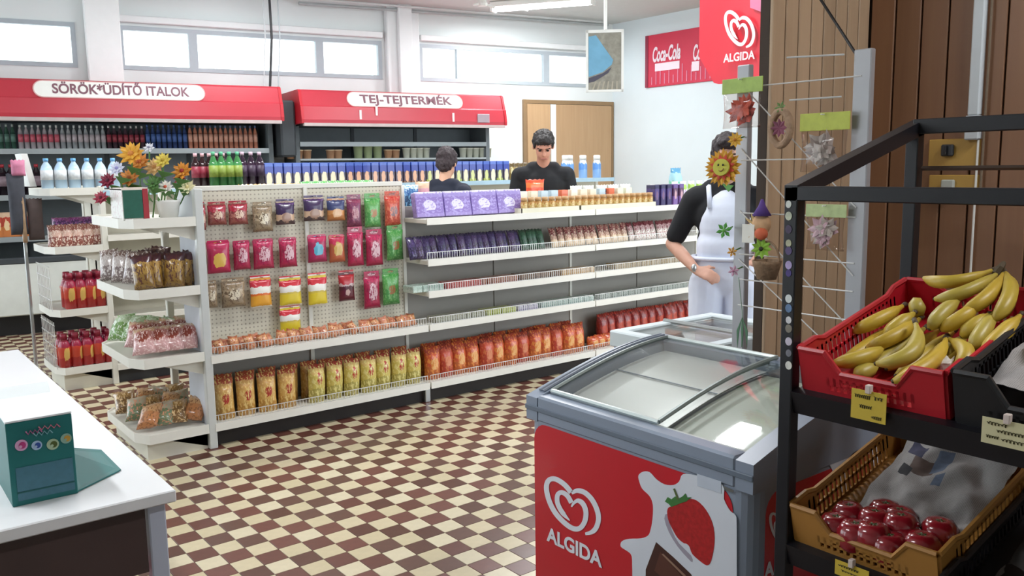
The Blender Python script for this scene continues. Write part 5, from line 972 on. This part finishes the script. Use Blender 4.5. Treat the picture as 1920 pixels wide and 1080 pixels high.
# price cards with handwriting
YC = mat('#cdb13a', .6, var=.06); WCd = mat('#d2caa0', .6, var=.06); INK = mat('#4a4424', .7)
def card(px0, py0, px1, py1, x, mt, label, rows):
    a, c_ = gx(px0, py0, x), gx(px1, py1, x); r_ = root('price_card', (x, (a.y+c_.y)/2, c_.z), label, 'sign')
    part(B().box((x, c_.y, c_.z), (x+.0012, a.y, a.z)), 'card', mt, r_); part(B().box((x-.006, (a.y+c_.y)/2-.005, a.z-.004), (x+.006, (a.y+c_.y)/2+.005, a.z+.012), ch=.001), 'clip', mat('#d8c8c0', .3), r_)
    w_ = a.y-c_.y; h_ = a.z-c_.z
    for j, (f0, f1, fz_, n) in enumerate(rows):
        rr = random.Random(j+int(px0)); b = B(); y = a.y-w_*f0; y2 = a.y-w_*f1
        m8 = n*8; am = [rr.uniform(.4, 1.3) for _ in range(n+2)]
        pts = [(x-.0008, y+(y2-y)*(i/m8+.35/n*math.sin(2*math.pi*i/8)), a.z-h_*fz_+h_*.05*am[i//8]*math.cos(2*math.pi*i/8)) for i in range(m8+1)]
        b.tube(pts, .0007, 4); part(b, 'handwriting', INK, r_)
card(1597, 727, 1660, 797, RX0-.022, YC, 'yellow handwritten price card under the banana crate', [(.1, .55, .22, 8), (.65, .9, .2, 3), (.25, .6, .55, 6), (.6, .88, .85, 5)])
card(1842, 780, 1935, 850, RX0-.026, WCd, 'pale handwritten price card on the black crate', [(.1, .5, .2, 6), (.3, .9, .45, 9), (.1, .35, .72, 5), (.4, .9, .75, 7)])
card(1566, 1048, 1628, 1100, RX0-.022, YC, 'yellow handwritten price card under the tomato crate', [(.1, .7, .3, 8), (.2, .8, .6, 7)])
# ------------------------------------------------------------------ hanging banners and posters
def banner_emblem(par, O, ax, az, nrm, s, mt, mtt, text=True):
    """heart emblem of unit width s at O with in-plane axes ax, az"""
    O = Vector(O)
    for h, wd, tp in ((HEART1, 36, (1, .3)), (HEART2, 36, (.6, .5)), (HEART3, 34, (1, .1))):
        v2, fs = ribbon([((x-340), -(y-610)) for x, y in h], wd, 5, tp); b = B(); b.add([O+ax*(q.x*s/380)+az*(q.y*s/380)+nrm*.004 for q in v2], fs); part(b, 'heart_emblem', mt, par)
    if text:
        me = textmesh('ALGIDA', s*.3, mtt, .0003, s*.008); wd = max(v.co.x for v in me.vertices)-min(v.co.x for v in me.vertices); o = link('lettering', me, parent=par)
        M = Matrix((ax, az, nrm)).transposed().to_4x4(); M.translation = O-az*(s*.72)+nrm*.004; o.matrix_local = ROOTINV[par.name] @ M @ Matrix.Diagonal((s*1.02/wd, 1, 1, 1))
BXX = 3.9
p0, p1 = gx(1312, 10, BXX), gx(1350, 157, BXX)
r_ = root('hanging_banner', (BXX, (p0.y+2.75)/2, 2.0), 'red hanging banner with a white heart emblem beside the wood partition', 'banner')
yl_, yr_ = p0.y, 2.80; zt_, zb2 = 2.9, p1.z
n = 14; b = B(); pts = []
for i in range(n+1):
    y = yl_+(yr_-yl_)*i/n; xo = BXX+.02*math.sin(math.pi*i/n*1.0); lowz = zb2+max(0, .16*(1-i/3.2)); pts.append((xo, y, zt_, lowz))
vs = [(x, y, a) for x, y, a, c in pts]+[(x, y, c) for x, y, a, c in pts]; vs += [(x+.002, y, z) for x, y, z in vs]; K = n+1
b.add(vs, [(i, i+1, K+i+1, K+i) for i in range(n)]+[(2*K+i, 3*K+i, 3*K+i+1, 2*K+i+1) for i in range(n)]); bn = part(b, 'cloth', mat('#d8293a', .45, var=.08, scale=5), r_, True)
part(B().tube([(BXX, yl_, zt_), (BXX, yr_, zt_)], .012, 8), 'top_rod', WHITE, r_)
for y in (yl_-.05, yr_+.05): part(B().tube([(BXX, y, zt_), (BXX, y, 3.5)], .003, 5), 'cord', WHITE, r_)
c = gx(1388, 55, BXX); banner_emblem(bn, (BXX-.004, c.y, c.z), Vector((0, -1, 0)), Vector((0, 0, 1)), Vector((-1, 0, 0)), .2, mat('#f0e8ea', .5), mat('#f0e8ea', .5))
pk0, pk1 = gx(1402, -10, BXX), gx(1436, 28, BXX)
part(B().prism([(BXX-.003, pk0.y, zt_), (BXX-.003, yr_, zt_), (BXX-.003, yr_, pk1.z), (BXX-.003, pk0.y-.02, pk1.z+.05)], (-.001, 0, 0)), 'pink_patch', mat('#dc7a9c', .5, var=.1), bn)
# red banner on the right white wall
q0, q1 = gx(1212, 68, 8.78), gx(1212, 165, 8.78); yR = gx(1358, 100, 8.78).y-.35
r_ = root('wall_banner', (8.78, (q0.y+yR)/2, q1.z), 'red drinks banner with white script on the right white wall', 'banner')
wbn = part(B().box((8.765, yR, q1.z), (8.785, q0.y, q0.z), ch=.004), 'banner_sheet', mat('#cc2a48', .5, var=.08, scale=3), r_)
part(B().box((8.758, q0.y-.05, q1.z), (8.766, q0.y, q0.z)), 'left_border', mat('#8e2440', .5), wbn)
WS = mat('#efdfe8', .5, var=.02)
def wtext(s, py, size, px0, px1, sh=.25):
    a, c_ = gx(px0, py, 8.76), gx(px1, py, 8.76); me = textmesh(s, size, WS, .001, .008, shear=sh); wd = max(v.co.x for v in me.vertices)-min(v.co.x for v in me.vertices); o = link('lettering', me, parent=wbn)
    M = Matrix((Vector((0, -1, 0)), Vector((0, 0, 1)), Vector((-1, 0, 0)))).transposed().to_4x4(); M.translation = Vector((8.76, (a.y+c_.y)/2, (a.z+c_.z)/2)); o.matrix_local = ROOTINV[r_.name] @ M @ Matrix.Diagonal((abs(a.y-c_.y)/wd, 1, 1, 1))
wtext('Coca-Cola', 101, .26, 1223, 1275); wtext('Coca-Cola', 97, .26, 1299, 1350)
for k, py in enumerate((127,)):
    a, c_ = gx(1228, py, 8.76), gx(1274, py+2, 8.76); part(B().box((8.757, c_.y, a.z-.05), (8.763, a.y, a.z+.05), ch=.002), 'white_bar', WS, wbn)
a = gx(1304, 124, 8.76); part(B().box((8.757, a.y-.06, a.z-.06), (8.763, a.y+.06, a.z+.06), ch=.002), 'white_bar', WS, wbn)
b = B()
for k in range(16):
    y = q0.y-.12-k*.075; hh = .1+.16*((k*7) % 5)/5; b.box((8.759, y-.006, q1.z+.03), (8.764, y+.006, q1.z+.03+hh))
part(b, 'drip_streaks', mat('#d98aa4', .5), wbn, kind='stuff')
# poster hanging from the ceiling
dd = 7.6
def onring(px, py): d = ray(px, py); return EYE+d*(dd/math.hypot(d.x, d.y))
A_, B_, C_ = onring(1101, 60), onring(1167, 63), onring(1101, 171); ax = (B_-A_); ax.z = 0; wdt = ax.length; ax.normalize(); nr = Vector((ax.y, -ax.x, 0)); az = Vector((0, 0, 1)); hgt_ = A_.z-C_.z
if nr.dot(EYE-A_) < 0: nr = -nr
r_ = root('hanging_poster', (A_+B_)/2, 'framed poster of a blue cloth on wicker hanging from the ceiling', 'poster')
Pq = lambda u, v, o=0: A_+ax*(wdt*u)-az*(hgt_*v)+nr*o
part(B().prism([Pq(0, 0), Pq(1, 0), Pq(1, 1), Pq(0, 1)], nr*-.01), 'poster_sheet', mat('#8f8c80', .6, var=.3, scale=25), r_)
part(B().prism([Pq(.04, .08, .001), Pq(.25, .06, .001), Pq(.5, .28, .001), Pq(.74, .48, .001), Pq(.7, .56, .001), Pq(.45, .68, .001), Pq(.04, .76, .001)], nr*.001), 'blue_cloth_print', mat('#6fa6c4', .6, var=.12, scale=12), r_)
part(B().prism([Pq(.04, .78, .001), Pq(.45, .7, .001), Pq(.7, .6, .001), Pq(.6, .7, .001), Pq(.2, .84, .001), Pq(.04, .86, .001)], nr*.001), 'shadow_print', mat('#4c4a58', .6), r_)
for k in range(6): part(B().prism([Pq(.12+.14*k, 1, .001), Pq(.17+.14*k, 1, .001), Pq(.27+.12*k, .84, .001), Pq(.23+.12*k, .84, .001)], nr*.001), 'wicker_print', mat('#a8a090', .6), r_)
for (u0, v0, u1, v1) in ((-.03, -.03, 1.03, .02), (-.03, .98, 1.03, 1.02), (-.04, -.03, .03, 1.02), (.97, -.03, 1.04, 1.02)): part(B().prism([Pq(u0, v0, .003), Pq(u1, v0, .003), Pq(u1, v1, .003), Pq(u0, v1, .003)], nr*-.016), 'frame', WHITE, r_)
m_ = Pq(.52, -.03); part(B().tube([m_, Vector((m_.x, m_.y, 3.5))], .014, 8), 'hanger_rod', WHITE, r_)
# ------------------------------------------------------------------ wire display stand with decorations
WXX = 2.36
l0, l1 = gx(1398, 122, WXX), gx(1622, 92, WXX)
ds = root('wire_display', (WXX, (l0.y+l1.y)/2, 0), 'tall wire display stand with grey posts hung with artificial flowers', 'stand')
GP = mat('#a3a3a6', .4, .3, var=.04)
part(B().box((WXX-.012, l0.y-.024, 0), (WXX+.012, l0.y+.024, l0.z), ch=.003), 'post', GP, ds); part(B().box((WXX-.012, l1.y-.027, 0), (WXX+.012, l1.y+.027, l1.z), ch=.003), 'post', GP, ds)
for y in (l0.y, l1.y): part(B().box((WXX-.2, y-.02, 0), (WXX+.06, y+.02, .03), ch=.003), 'foot', GP, ds)
for py in (162, 300, 400, 478, 526, 575):
    z = gx(1420, py, WXX).z; part(B().tube([(WXX-.012, l0.y, z), (WXX-.012, l1.y, z)], .0024, 6), 'wire', WIRE, ds)
for (y0, z0, y1_, z1_) in ((l0.y, 1.80, l1.y, 1.42), (l0.y, 1.60, l1.y, 1.22), (l0.y, 1.40, l1.y, 1.06), (l0.y, 1.24, l1.y+.1, 1.02)): part(B().tube([(WXX-.014, y0, z0), (WXX-.014, y1_, z1_)], .002, 6), 'wire', WIRE, ds)
for py, px0, px1 in ((108, 1475, 1565), (188, 1480, 1560)): a, c_ = gx(px0, py, WXX-.06), gx(px1, py-8, WXX-.06); part(B().tube([(WXX-.01, c_.y, c_.z), (WXX-.06, a.y, a.z)], .003, 6), 'hook', WIRE, ds)
solo(B().tube([(WXX, l1.y, l1.z-.05), gy(1536, -5, 1.62), gy(1400, -260, 1.74)], .0045, 6), 'tie_cord', BLACK, 'dark cord tying the wire stand to the ceiling', 'cord')
HX = WXX-.035
def hung(px0, px1, py0, py1, hdr, body, label, name='flower_packet', cat='packet', hh=.25, seed=0):
    a, c_ = gx(px0, py0, HX), gx(px1, py1, HX); w_ = a.y-c_.y; h_ = a.z-c_.z; r_ = root(name, (HX, (a.y+c_.y)/2, c_.z), label, cat, None, R(-90))
    part(B().box((-w_/2, -.002, h_*(1-hh)), (w_/2, .002, h_), ch=.0006), 'header_card', hdr, r_, local=True)
    part(B().pouch(w_*.94, h_*(1-hh)*1.02, .04, seed=seed), 'clear_bag', FILM, r_, True, local=True)
    b = B(); rr = random.Random(seed)
    for k in range(7): petalled(b, (rr.uniform(-.2, .2)*w_, rr.uniform(-.008, .008), h_*(1-hh)*rr.uniform(.3, .7)), w_*rr.uniform(.18, .3), 6, (rr.uniform(-.4, .4), -1, rr.uniform(-.3, .4)), k % 2, .3, .6, rr.random())
    part(b, 'petals', body, r_, local=True); part(B().tube([(0, .035, h_*.97), (0, -.02, h_*.97)], .002, 5), 'hook', WIRE, r_, local=True)
LG = mat('#a4bf5a', .5, var=.15, scale=40)
hung(1355, 1428, 150, 238, LG, [mat('#c8543c', .6, var=.15), mat('#a8483c', .6, var=.15)], 'bagged orange-red fabric flower with lime header at the top left of the stand', hh=.3, seed=3)
hung(1501, 1590, 214, 322, mat('#b9c24a', .5, var=.15, scale=40), [mat('#c9c2bc', .6, var=.1), mat('#a89a94', .6, var=.1)], 'bagged grey-white fabric flower with a yellow-green header on the right', hh=.3, seed=4)
hung(1512, 1584, 382, 472, mat('#b4c48a', .5, var=.2, scale=40), [mat('#c8a8b4', .6, var=.1), mat('#bcb4ac', .6, var=.1)], 'bagged pale pink fabric flower with pale green header, lower right', hh=.28, seed=5)
# sunflower with a smiling face
c = gx(1357, 315, HX-.06); r_ = root('sunflower_decoration', c-Vector((0, 0, .05)), 'orange and yellow sunflower decoration with a smiling face', 'decoration')
dn = Vector((-.93, -.25, .12)).normalized(); b = B(); petalled(b, c, .064, 13, dn, 0, .1, .42); petalled(b, c+dn*.004, .058, 13, dn, 0, .2, .42, .24); part(b, 'outer_petals', mat('#d8a02c', .6, var=.12), r_)
a_ = dn.orthogonal().normalized(); e_ = dn.cross(a_)
def disc(c, r, h, n=20): return [c+a_*(r*math.cos(2*math.pi*i/n))+e_*(r*math.sin(2*math.pi*i/n)) for i in range(n)], dn*h
b = B(); petalled(b, c+dn*.012, .044, 12, dn, 0, .05, .5); part(b, 'inner_petals', mat('#c8442c', .6, var=.1), r_)
P, d = disc(c+dn*.016, .027, .008); fc = part(B().prism(P, d), 'face', mat('#c8c44a', .6, var=.08), r_)
for s in (-1, 1): part(B().ell(c+dn*.025+Vector((0, s*.009, .007)), (.003, .003, .004), 8), 'eye', BLACK, fc, True)
part(B().tube([c+dn*.026+Vector((0, -.012*math.cos(t), -.004-.009*math.sin(t))) for t in [math.pi*i/8 for i in range(9)]], .0015, 5), 'smile', mat('#7a3a20', .6), fc)
for z_, py in ((0, 0),): part(B().prism([c+Vector((0, .005, -.05)), c+Vector((-.01, -.03, -.075)), c+Vector((-.01, -.05, -.055))], (-.003, 0, 0)), 'leaf', mat('#5a9a44', .6), r_)
# small yellow flower above, green leaf, lime flower, dried seed head, straw figure, basket and tags
def rackflower(px, py, r, pet, hrt, label, n=9):
    c = gx(px, py, HX-.02); r_ = root('fabric_flower', c, label, 'flower', 'fabric flowers on the wire stand'); b = B(); petalled(b, c, r, n, (-1, -.4, .1), 0, .15, .5); part(b, 'petals', mat(pet, .6, var=.15), r_); part(B().ell(c+Vector((-.008, -.003, 0)), (r*.22,)*3, 10), 'flower_heart', mat(hrt, .6), r_, True); part(B().tube([c, (WXX-.012, c.y, c.z+.01)], .0025, 5), 'stem', mat('#4f7a3a', .6), r_)
rackflower(1379, 262, .026, '#d8a83a', '#b87a28', 'small amber fabric flower just above the sunflower'); rackflower(1358, 432, .028, '#4f9a3c', '#6ab050', 'green fabric leaf cluster left of the straw figure', 6); rackflower(1428, 466, .034, '#8ab83a', '#2c3018', 'lime fabric flower with a dark heart', 9); rackflower(1373, 472, .018, '#d8a040', '#c88a30', 'tiny amber fabric flower below the green leaves', 6); rackflower(1376, 508, .02, '#c89ab0', '#b07090', 'tiny pink fabric flower low on the left post', 6)
c = gx(1464, 240, HX-.01); r_ = root('straw_wreath', c, 'oval straw wreath with a purple centre on the wire stand', 'wreath'); b = B(); n = 28
path = [c+Vector((0, .033*math.cos(2*math.pi*i/n), .052*math.sin(2*math.pi*i/n))) for i in range(n+1)]; b.tube(path, .012, 7, cap=False); part(b, 'ring', mat('#a88a70', .8, var=.3, scale=60, bump=.6), r_, True)
b = B(); petalled(b, c+Vector((-.006, 0, .0)), .03, 8, (-1, 0, 0), 0, .2, .5); part(b, 'purple_flower', mat('#7a3a50', .6, var=.2), r_); b = B(); petalled(b, c+Vector((-.004, 0, .062)), .02, 6, (-1, 0, .4), 0); part(b, 'green_bow', mat('#5a7a3a', .6), r_)
c = gx(1428, 420, HX-.015); r_ = root('straw_figure', c-Vector((0, 0, .06)), 'little straw figure with a purple hat hanging on the wire stand', 'decoration')
part(B().ell(c, (.018, .034, .034), 14), 'head', mat('#c8a078', .8, var=.2, scale=50), r_, True); part(B().lathe([(.03, 0), (.012, .03), (.004, .052)], 12, c+Vector((0, 0, .026))), 'hat', mat('#5a3c8a', .7, var=.1), r_, True)
b = B(); petalled(b, c+Vector((-.005, .02, -.005)), .045, 11, (-1, 0, .2), 0, .1, .25); part(b, 'straw_hair', mat('#cdb07a', .8, var=.2), r_); part(B().ell(c+Vector((-.012, -.008, -.03)), (.014, .024, .02), 12), 'scarf', mat('#c8603c', .7), r_, True)
a, c_ = gx(1392, 420, HX-.03), gx(1414, 456, HX-.03); solo(B().box((HX-.031, c_.y, c_.z), (HX-.03, a.y, a.z)), 'price_tag', PAPER, 'small white price tag left of the straw figure', 'tag')
c = gx(1438, 500, HX-.01); r_ = root('wicker_basket', c-Vector((0, 0, .04)), 'small brown wicker basket hanging below the lime flower', 'basket')
part(B().lathe([(.03, 0), (.045, .05), (.047, .06), (.042, .06), (.03, .01)], 16, c-Vector((0, 0, .04))), 'bowl', mat('#8a6f55', .8, var=.3, scale=70, bump=.6), r_, True); part(B().tube([c+Vector((0, .045*math.cos(t), .02+.06*math.sin(t))) for t in [math.pi*i/10 for i in range(11)]], .004, 6), 'handle', mat('#8a6f55', .8, var=.3, scale=70), r_)
c = gx(1392, 600, HX-.02); r_ = root('hanging_sprig', c, 'long thin green sprig hanging from the left post', 'decoration'); part(B().tube([gx(1385, 520, HX-.02), gx(1392, 590, HX-.02), gx(1390, 650, HX-.02)], .0018, 5), 'string', mat('#9ab0a0', .6), r_)
for s in (-1, 0, 1):
    q = gx(1392, 595, HX-.02); e = gx(1392+s*9, 652, HX-.02); m2 = gx(1392+s*8, 620, HX-.02); b = B(); b.prism([q, m2+Vector((0, .005, 0)), e, m2-Vector((0, .005, 0))], (-.002, 0, 0)); part(b, 'leaf', mat('#4f7a5a', .6, var=.2), r_)
# ------------------------------------------------------------------ people
def blob(parts, vox, sm=4, name='body', mt=None, rough_=0):
    b = B()
    for p in parts:
        if p[0] == 'c':
            _, a, c_, ra, rc = p; a = Vector(a); c_ = Vector(c_); d = (c_-a); L_ = d.length or 1e-4; d = d/L_
            path = []; rs = []
            for k in range(5): t = R(-90+90*k/4.0001)+.12*(k == 0); path.append(a+d*ra*math.sin(t)); rs.append(max(ra*math.cos(t), ra*.12))
            for k in range(1, 5): t = R(90*k/4.0001)-.12*(k == 4); path.append(c_+d*rc*math.sin(t)); rs.append(max(rc*math.cos(t), rc*.12))
            b.tube(path, 1, 14, rs=rs)
        else:
            _, c_, r3, eul = p; from mathutils import Euler; b.ell(c_, r3, 18, M=Euler(eul).to_matrix())
    me = b.mesh(name, mt or WHITE); o = bpy.data.objects.new('tmp', me); COL.objects.link(o)
    md = o.modifiers.new('r', 'REMESH'); md.mode = 'VOXEL'; md.voxel_size = vox; md.use_smooth_shade = True
    m2 = o.modifiers.new('s', 'SMOOTH'); m2.factor = .5; m2.iterations = sm
    dg = bpy.context.evaluated_depsgraph_get(); me2 = bpy.data.meshes.new_from_object(o.evaluated_get(dg)); bpy.data.objects.remove(o)
    me2.materials.clear(); me2.materials.append(mt); me2.name = name
    if rough_:
        nn = [v.normal.copy() for v in me2.vertices]
        for v, q in zip(me2.vertices, nn): v.co += q*(rough_*(noise.noise(v.co*38)+.6*noise.noise(Vector((v.co.x*90, v.co.y*90, v.co.z*30)))))
    return me2
def hand(wrist, d, up, side, s=1.0, curl=.5):
    """palm with five fingers; d = direction of the fingers, up = back of the hand, side = +1 thumb on +x side of d x up"""
    wrist = Vector(wrist); d = Vector(d).normalized(); up = (Vector(up)-d*Vector(up).dot(d)).normalized(); x = d.cross(up)*side; P = []
    pm = wrist+d*.05*s; 
    for k in (-1.5, -.5, .5, 1.5): P.append(('c', wrist+x*k*.012*s+d*.015*s, wrist+x*k*.019*s+d*.09*s, .014*s, .012*s))
    for k, ln in ((1.5, .068), (.5, .078), (-.5, .073), (-1.5, .056)):
        a = wrist+x*k*.0195*s+d*.09*s; d1 = (d*math.cos(curl*.6)-up*math.sin(curl*.6)); d2 = (d*math.cos(curl*1.6)-up*math.sin(curl*1.6))
        m_ = a+d1*ln*.5*s; P += [('c', a, m_, .0095*s, .0088*s), ('c', m_, m_+d2*ln*.5*s, .0088*s, .0075*s)]
    a = wrist+x*.024*s+d*.025*s; m_ = a+(x*.7+d*.7-up*.2)*.042*s; P += [('c', a, m_, .013*s, .0105*s), ('c', m_, m_+(x*.25+d*.9-up*.25)*.034*s, .0105*s, .0085*s)]
    return P
def head_parts(c, tilt, s=1.0):
    """c = head centre; tilt = nod forward (radians); front is -y"""
    Mx = Matrix.Rotation(tilt, 4, 'X'); c = Vector(c); T_ = lambda x, y, z: c+(Mx @ Vector((x, y, z)))*s; e = (tilt, 0, 0)
    P = [('e', T_(0, .012, .03), (.076*s, .095*s, .09*s), e), ('e', T_(0, -.02, -.04), (.06*s, .072*s, .075*s), e), ('e', T_(0, -.045, -.088), (.034*s, .03*s, .026*s), e),
         ('e', T_(0, -.098, -.022), (.013*s, .018*s, .016*s), e), ('c', T_(0, -.088, .02), T_(0, -.1, -.016), .009*s, .012*s), ('e', T_(0, -.083, -.062), (.025*s, .012*s, .009*s), e), ('e', T_(0, -.083, .036), (.055*s, .016*s, .012*s), e),
         ('e', T_(.077, .012, -.01), (.012*s, .02*s, .032*s), e), ('e', T_(-.077, .012, -.01), (.012*s, .02*s, .032*s), e)]
    return P, T_
def person(loc, rz, label, S, arms, tilt, skin, hairp, cloth, trou, shoes='#2a2a2c', shirt_lo=.52, sleeve=.55, extra=None, lean=0.0):
    k = S/1.75; r_ = root('person', loc, label, 'person', None, rz)
    SK_ = mat(skin, .55, var=.05, scale=25); hz, sz = .93*k, 1.43*k; ly = -lean
    hc = Vector((0, -.03*k+ly*1.15-.1*math.sin(tilt), 1.64*k-.035*(1-math.cos(tilt))))
    hp, T_ = head_parts(hc, tilt, k)
    torso = [('e', (0, 0, .98*k), (.165*k, .115*k, .13*k), (0, 0, 0)), ('e', (0, ly*.5, 1.15*k), (.15*k, .105*k, .16*k), (0, 0, 0)), ('e', (0, ly*.9, 1.31*k), (.175*k, .118*k, .15*k), (0, 0, 0)), ('c', (-.16*k, ly, 1.40*k), (.16*k, ly, 1.40*k), .062*k, .062*k), ('c', (-.08*k, ly, 1.45*k), (.08*k, ly, 1.45*k), .05*k, .05*k)]
    neck = [('c', (0, ly+.01, 1.44*k), hc+Vector((0, .02, -.05))*k, .056*k, .052*k)]
    legs = []
    for s in (-1, 1): legs += [('c', (s*.09*k, 0, .93*k), (s*.1*k, -.01, .50*k), .088*k, .06*k), ('c', (s*.1*k, -.01, .50*k), (s*.1*k, .02, .09*k), .056*k, .038*k), ('c', (s*.1*k, .03, .045), (s*.115*k, -.14*k, .035), .038*k, .03*k)]
    ar = []; sl = []
    for s, (sh, el, wr, hd, upv, curl) in zip((-1, 1), arms):
        sh, el, wr = Vector(sh)*k, Vector(el)*k, Vector(wr)*k; ar += [('c', sh, el, .052*k, .041*k), ('c', el, el+(wr-el)*.35, .041*k, .041*k), ('c', el+(wr-el)*.35, wr, .041*k, .028*k)] + hand(wr, hd, upv, s, k, curl)
        sl.append(('c', sh, sh+(el-sh)*sleeve, .072*k, .064*k))
    me = blob(torso+neck+hp+legs+ar, .009, 3, 'body', SK_); part_(me, 'body', r_)
    for s in (-1, 1):
        e = T_(s*.031, -.083, .008); me = blob([('e', e, (.013*k, .008*k, .008*k), (tilt, 0, 0))], .003, 1, 'eye', mat('#26201e', .2)); part_(me, 'eye', r_)
        b0 = T_(s*.05, -.083, .028); b1 = T_(s*.015, -.094, .03); part(B().tube([b0, b1], .005*k, 6), 'eyebrow', mat(hairp[0], .7), r_, local=True)
    me = blob([('c', T_(-.02, -.093, -.062), T_(.02, -.093, -.062), .006*k, .006*k)], .003, 1, 'lips', mat('#a86a60', .5)); part_(me, 'lips', r_)
    HM = mat(hairp[0], .6, var=.25, scale=60, bump=.8)
    hp2 = [('e', T_(*c_), tuple(x*k for x in rr), (tilt, 0, 0)) for c_, rr in hairp[1]]; part_(blob(hp2, .006, 2, 'hair', HM, .008), 'hair', r_)
    inf = lambda P, d: [(p[0], p[1], tuple(x+d for x in p[2]), p[3]) if p[0] == 'e' else ('c', p[1], p[2], p[3]+d, p[4]+d) for p in P]
    part_(blob(inf(torso, .016)+sl, .011, 4, 'shirt', mat(cloth, .85, var=.12, scale=30)), 'shirt', r_)
    part_(blob(inf([q for i, q in enumerate(legs) if i % 3 < 2], .016)+[('e', (0, 0, .95*k), (.175*k, .125*k, .11*k), (0, 0, 0))], .012, 4, 'trousers', mat(trou, .85, var=.1, scale=30)), 'trousers', r_)
    for s in (0, 1): part_(blob(inf([legs[2+3*s]], .012), .01, 3, 'shoe', mat(shoes, .5)), 'shoe', r_)
    if extra: extra(r_, k, ly)
    return r_
def part_(me, name, r_): o = link(name, me, parent=r_); ROOTINV[o.name] = ROOTINV[r_.name]; return o
SHORT = [((0, .02, .05), (.088, .098, .078)), ((0, .05, .0), (.082, .068, .075)), ((0, -.045, .088), (.066, .05, .034)), ((-.03, -.072, .08), (.04, .022, .022)), ((.035, -.07, .078), (.04, .022, .024)), ((.07, .01, .03), (.018, .05, .05)), ((-.07, .01, .03), (.018, .05, .05))]
# man in black T-shirt bending his head
arm_d = [((-.19, 0, 1.40), (-.25, -.06, 1.14), (-.16, -.27, 1.06), (.3, -.9, -.1), (0, .1, 1), .5), ((.19, 0, 1.40), (.25, -.06, 1.14), (.16, -.27, 1.06), (-.3, -.9, -.1), (0, .1, 1), .5)]
mp = EYE+ray(1018, 300)*(5.74/ray(1018, 300).y)
person((mp.x, mp.y, 0), R(-38), 'man in a black T-shirt looking down behind the front gondola', 1.85, arm_d, R(34), '#c98f78', ('#241f1e', SHORT), '#191a1e', '#2a2c34', lean=.03)
# customer seen from behind
cp_ = EYE+ray(829, 300)*(5.9/ray(829, 300).y)
arm_c = [((-.18, 0, 1.39), (-.23, -.1, 1.15), (-.15, -.3, 1.1), (.2, -.9, 0), (0, .1, 1), .5), ((.18, 0, 1.39), (.27, -.08, 1.16), (.18, -.28, 1.10), (-.2, -.9, 0), (0, .1, 1), .5)]
person((cp_.x, cp_.y, 0), R(125), 'dark-haired customer in a navy sleeveless top seen from behind', 1.70, arm_c, R(18), '#d6a488', ('#33262a', [((0, .022, .05), (.086, .102, .09)), ((0, .055, -.02), (.074, .062, .075)), ((0, -.05, .09), (.066, .05, .036)), ((.07, .015, .02), (.02, .055, .055)), ((-.07, .015, .02), (.02, .055, .055))]), '#1d2233', '#30323c', sleeve=.05, lean=.04)
# shop assistant with white apron
ap = Vector((3.98, 3.105, 0))
def apron(r_, k, ly):
    AP = mat('#dde3f2', .8, var=.04, scale=12, bump=.2)
    part_(blob([('e', (0, -.04, 1.26*k), (.155*k, .118*k, .2*k), (0, 0, 0)), ('e', (0, -.035, 1.12*k), (.17*k, .13*k, .16*k), (0, 0, 0)), ('e', (0, -.03, .98*k), (.19*k, .145*k, .17*k), (0, 0, 0)), ('c', (-.1*k, -.06, .9*k), (-.11*k, -.07, .62*k), .11*k, .1*k), ('c', (.1*k, -.06, .9*k), (.11*k, -.07, .62*k), .11*k, .1*k)], .011, 5, 'apron', AP), 'apron', r_)
    for s in (-1, 1): part(B().tube([(s*.09*k, -.12, 1.35*k), (s*.1*k, -.06, 1.47*k), (s*.07*k, .06, 1.49*k), (s*.08*k, .12, 1.35*k)], .014, 6), 'apron_strap', AP, r_, True, local=True)
    part(B().tube([(.19*k*math.cos(t), -.02+.15*k*math.sin(t), 1.06*k) for t in [2*math.pi*i/24 for i in range(25)]], .012, 6), 'apron_tie', AP, r_, True, local=True)
    part(B().ell(Vector((-.17, -.245, 1.02))*k, (.016, .016, .024), 10), 'keyring', STEEL, r_, True, local=True)
arm_w = [((-.185, 0, 1.39), (-.31, .05, 1.13), (-.16, -.17, 1.0), (.7, -.55, -.2), (-.3, -.6, .6), .7), ((.185, 0, 1.39), (.24, .02, 1.12), (.16, -.2, 1.05), (-.5, -.7, 0), (0, .1, 1), .6)]
WHAIR = [((0, .025, .05), (.09, .105, .09)), ((0, .06, -.03), (.085, .06, .1)), ((.07, .02, -.02), (.022, .055, .09)), ((-.07, .02, -.02), (.022, .055, .09)), ((0, -.05, .09), (.066, .05, .036))]
person(ap, R(-52), 'shop assistant in a black T-shirt and white apron, hand on hip, behind the sunflower', 1.70, arm_w, R(10), '#c99882', ('#2a2022', WHAIR), '#17181c', '#1c1f2a', sleeve=.78, extra=apron)

# ------------------------------------------------------------------ number the look-alikes of each row from left to right
ORD = 'first second third fourth fifth sixth seventh eighth ninth tenth eleventh twelfth thirteenth fourteenth fifteenth sixteenth seventeenth eighteenth nineteenth twentieth'.split()
ORD += ['twenty-'+w_ for w_ in ORD[:9]]+['thirtieth']+['thirty-'+w_ for w_ in ORD[:9]]
same = {}
for o in bpy.data.objects:
    if o.parent is None and 'label' in o and 'category' in o: same.setdefault(o['label'], []).append(o)
for lb, os_ in same.items():
    if len(os_) < 2: continue
    os_.sort(key=lambda o: proj(o.location)[0])
    for k, o in enumerate(os_): o['label'] = ('leftmost' if k == 0 else 'rightmost' if k == len(os_)-1 else ORD[k]+'-from-left')+' '+lb
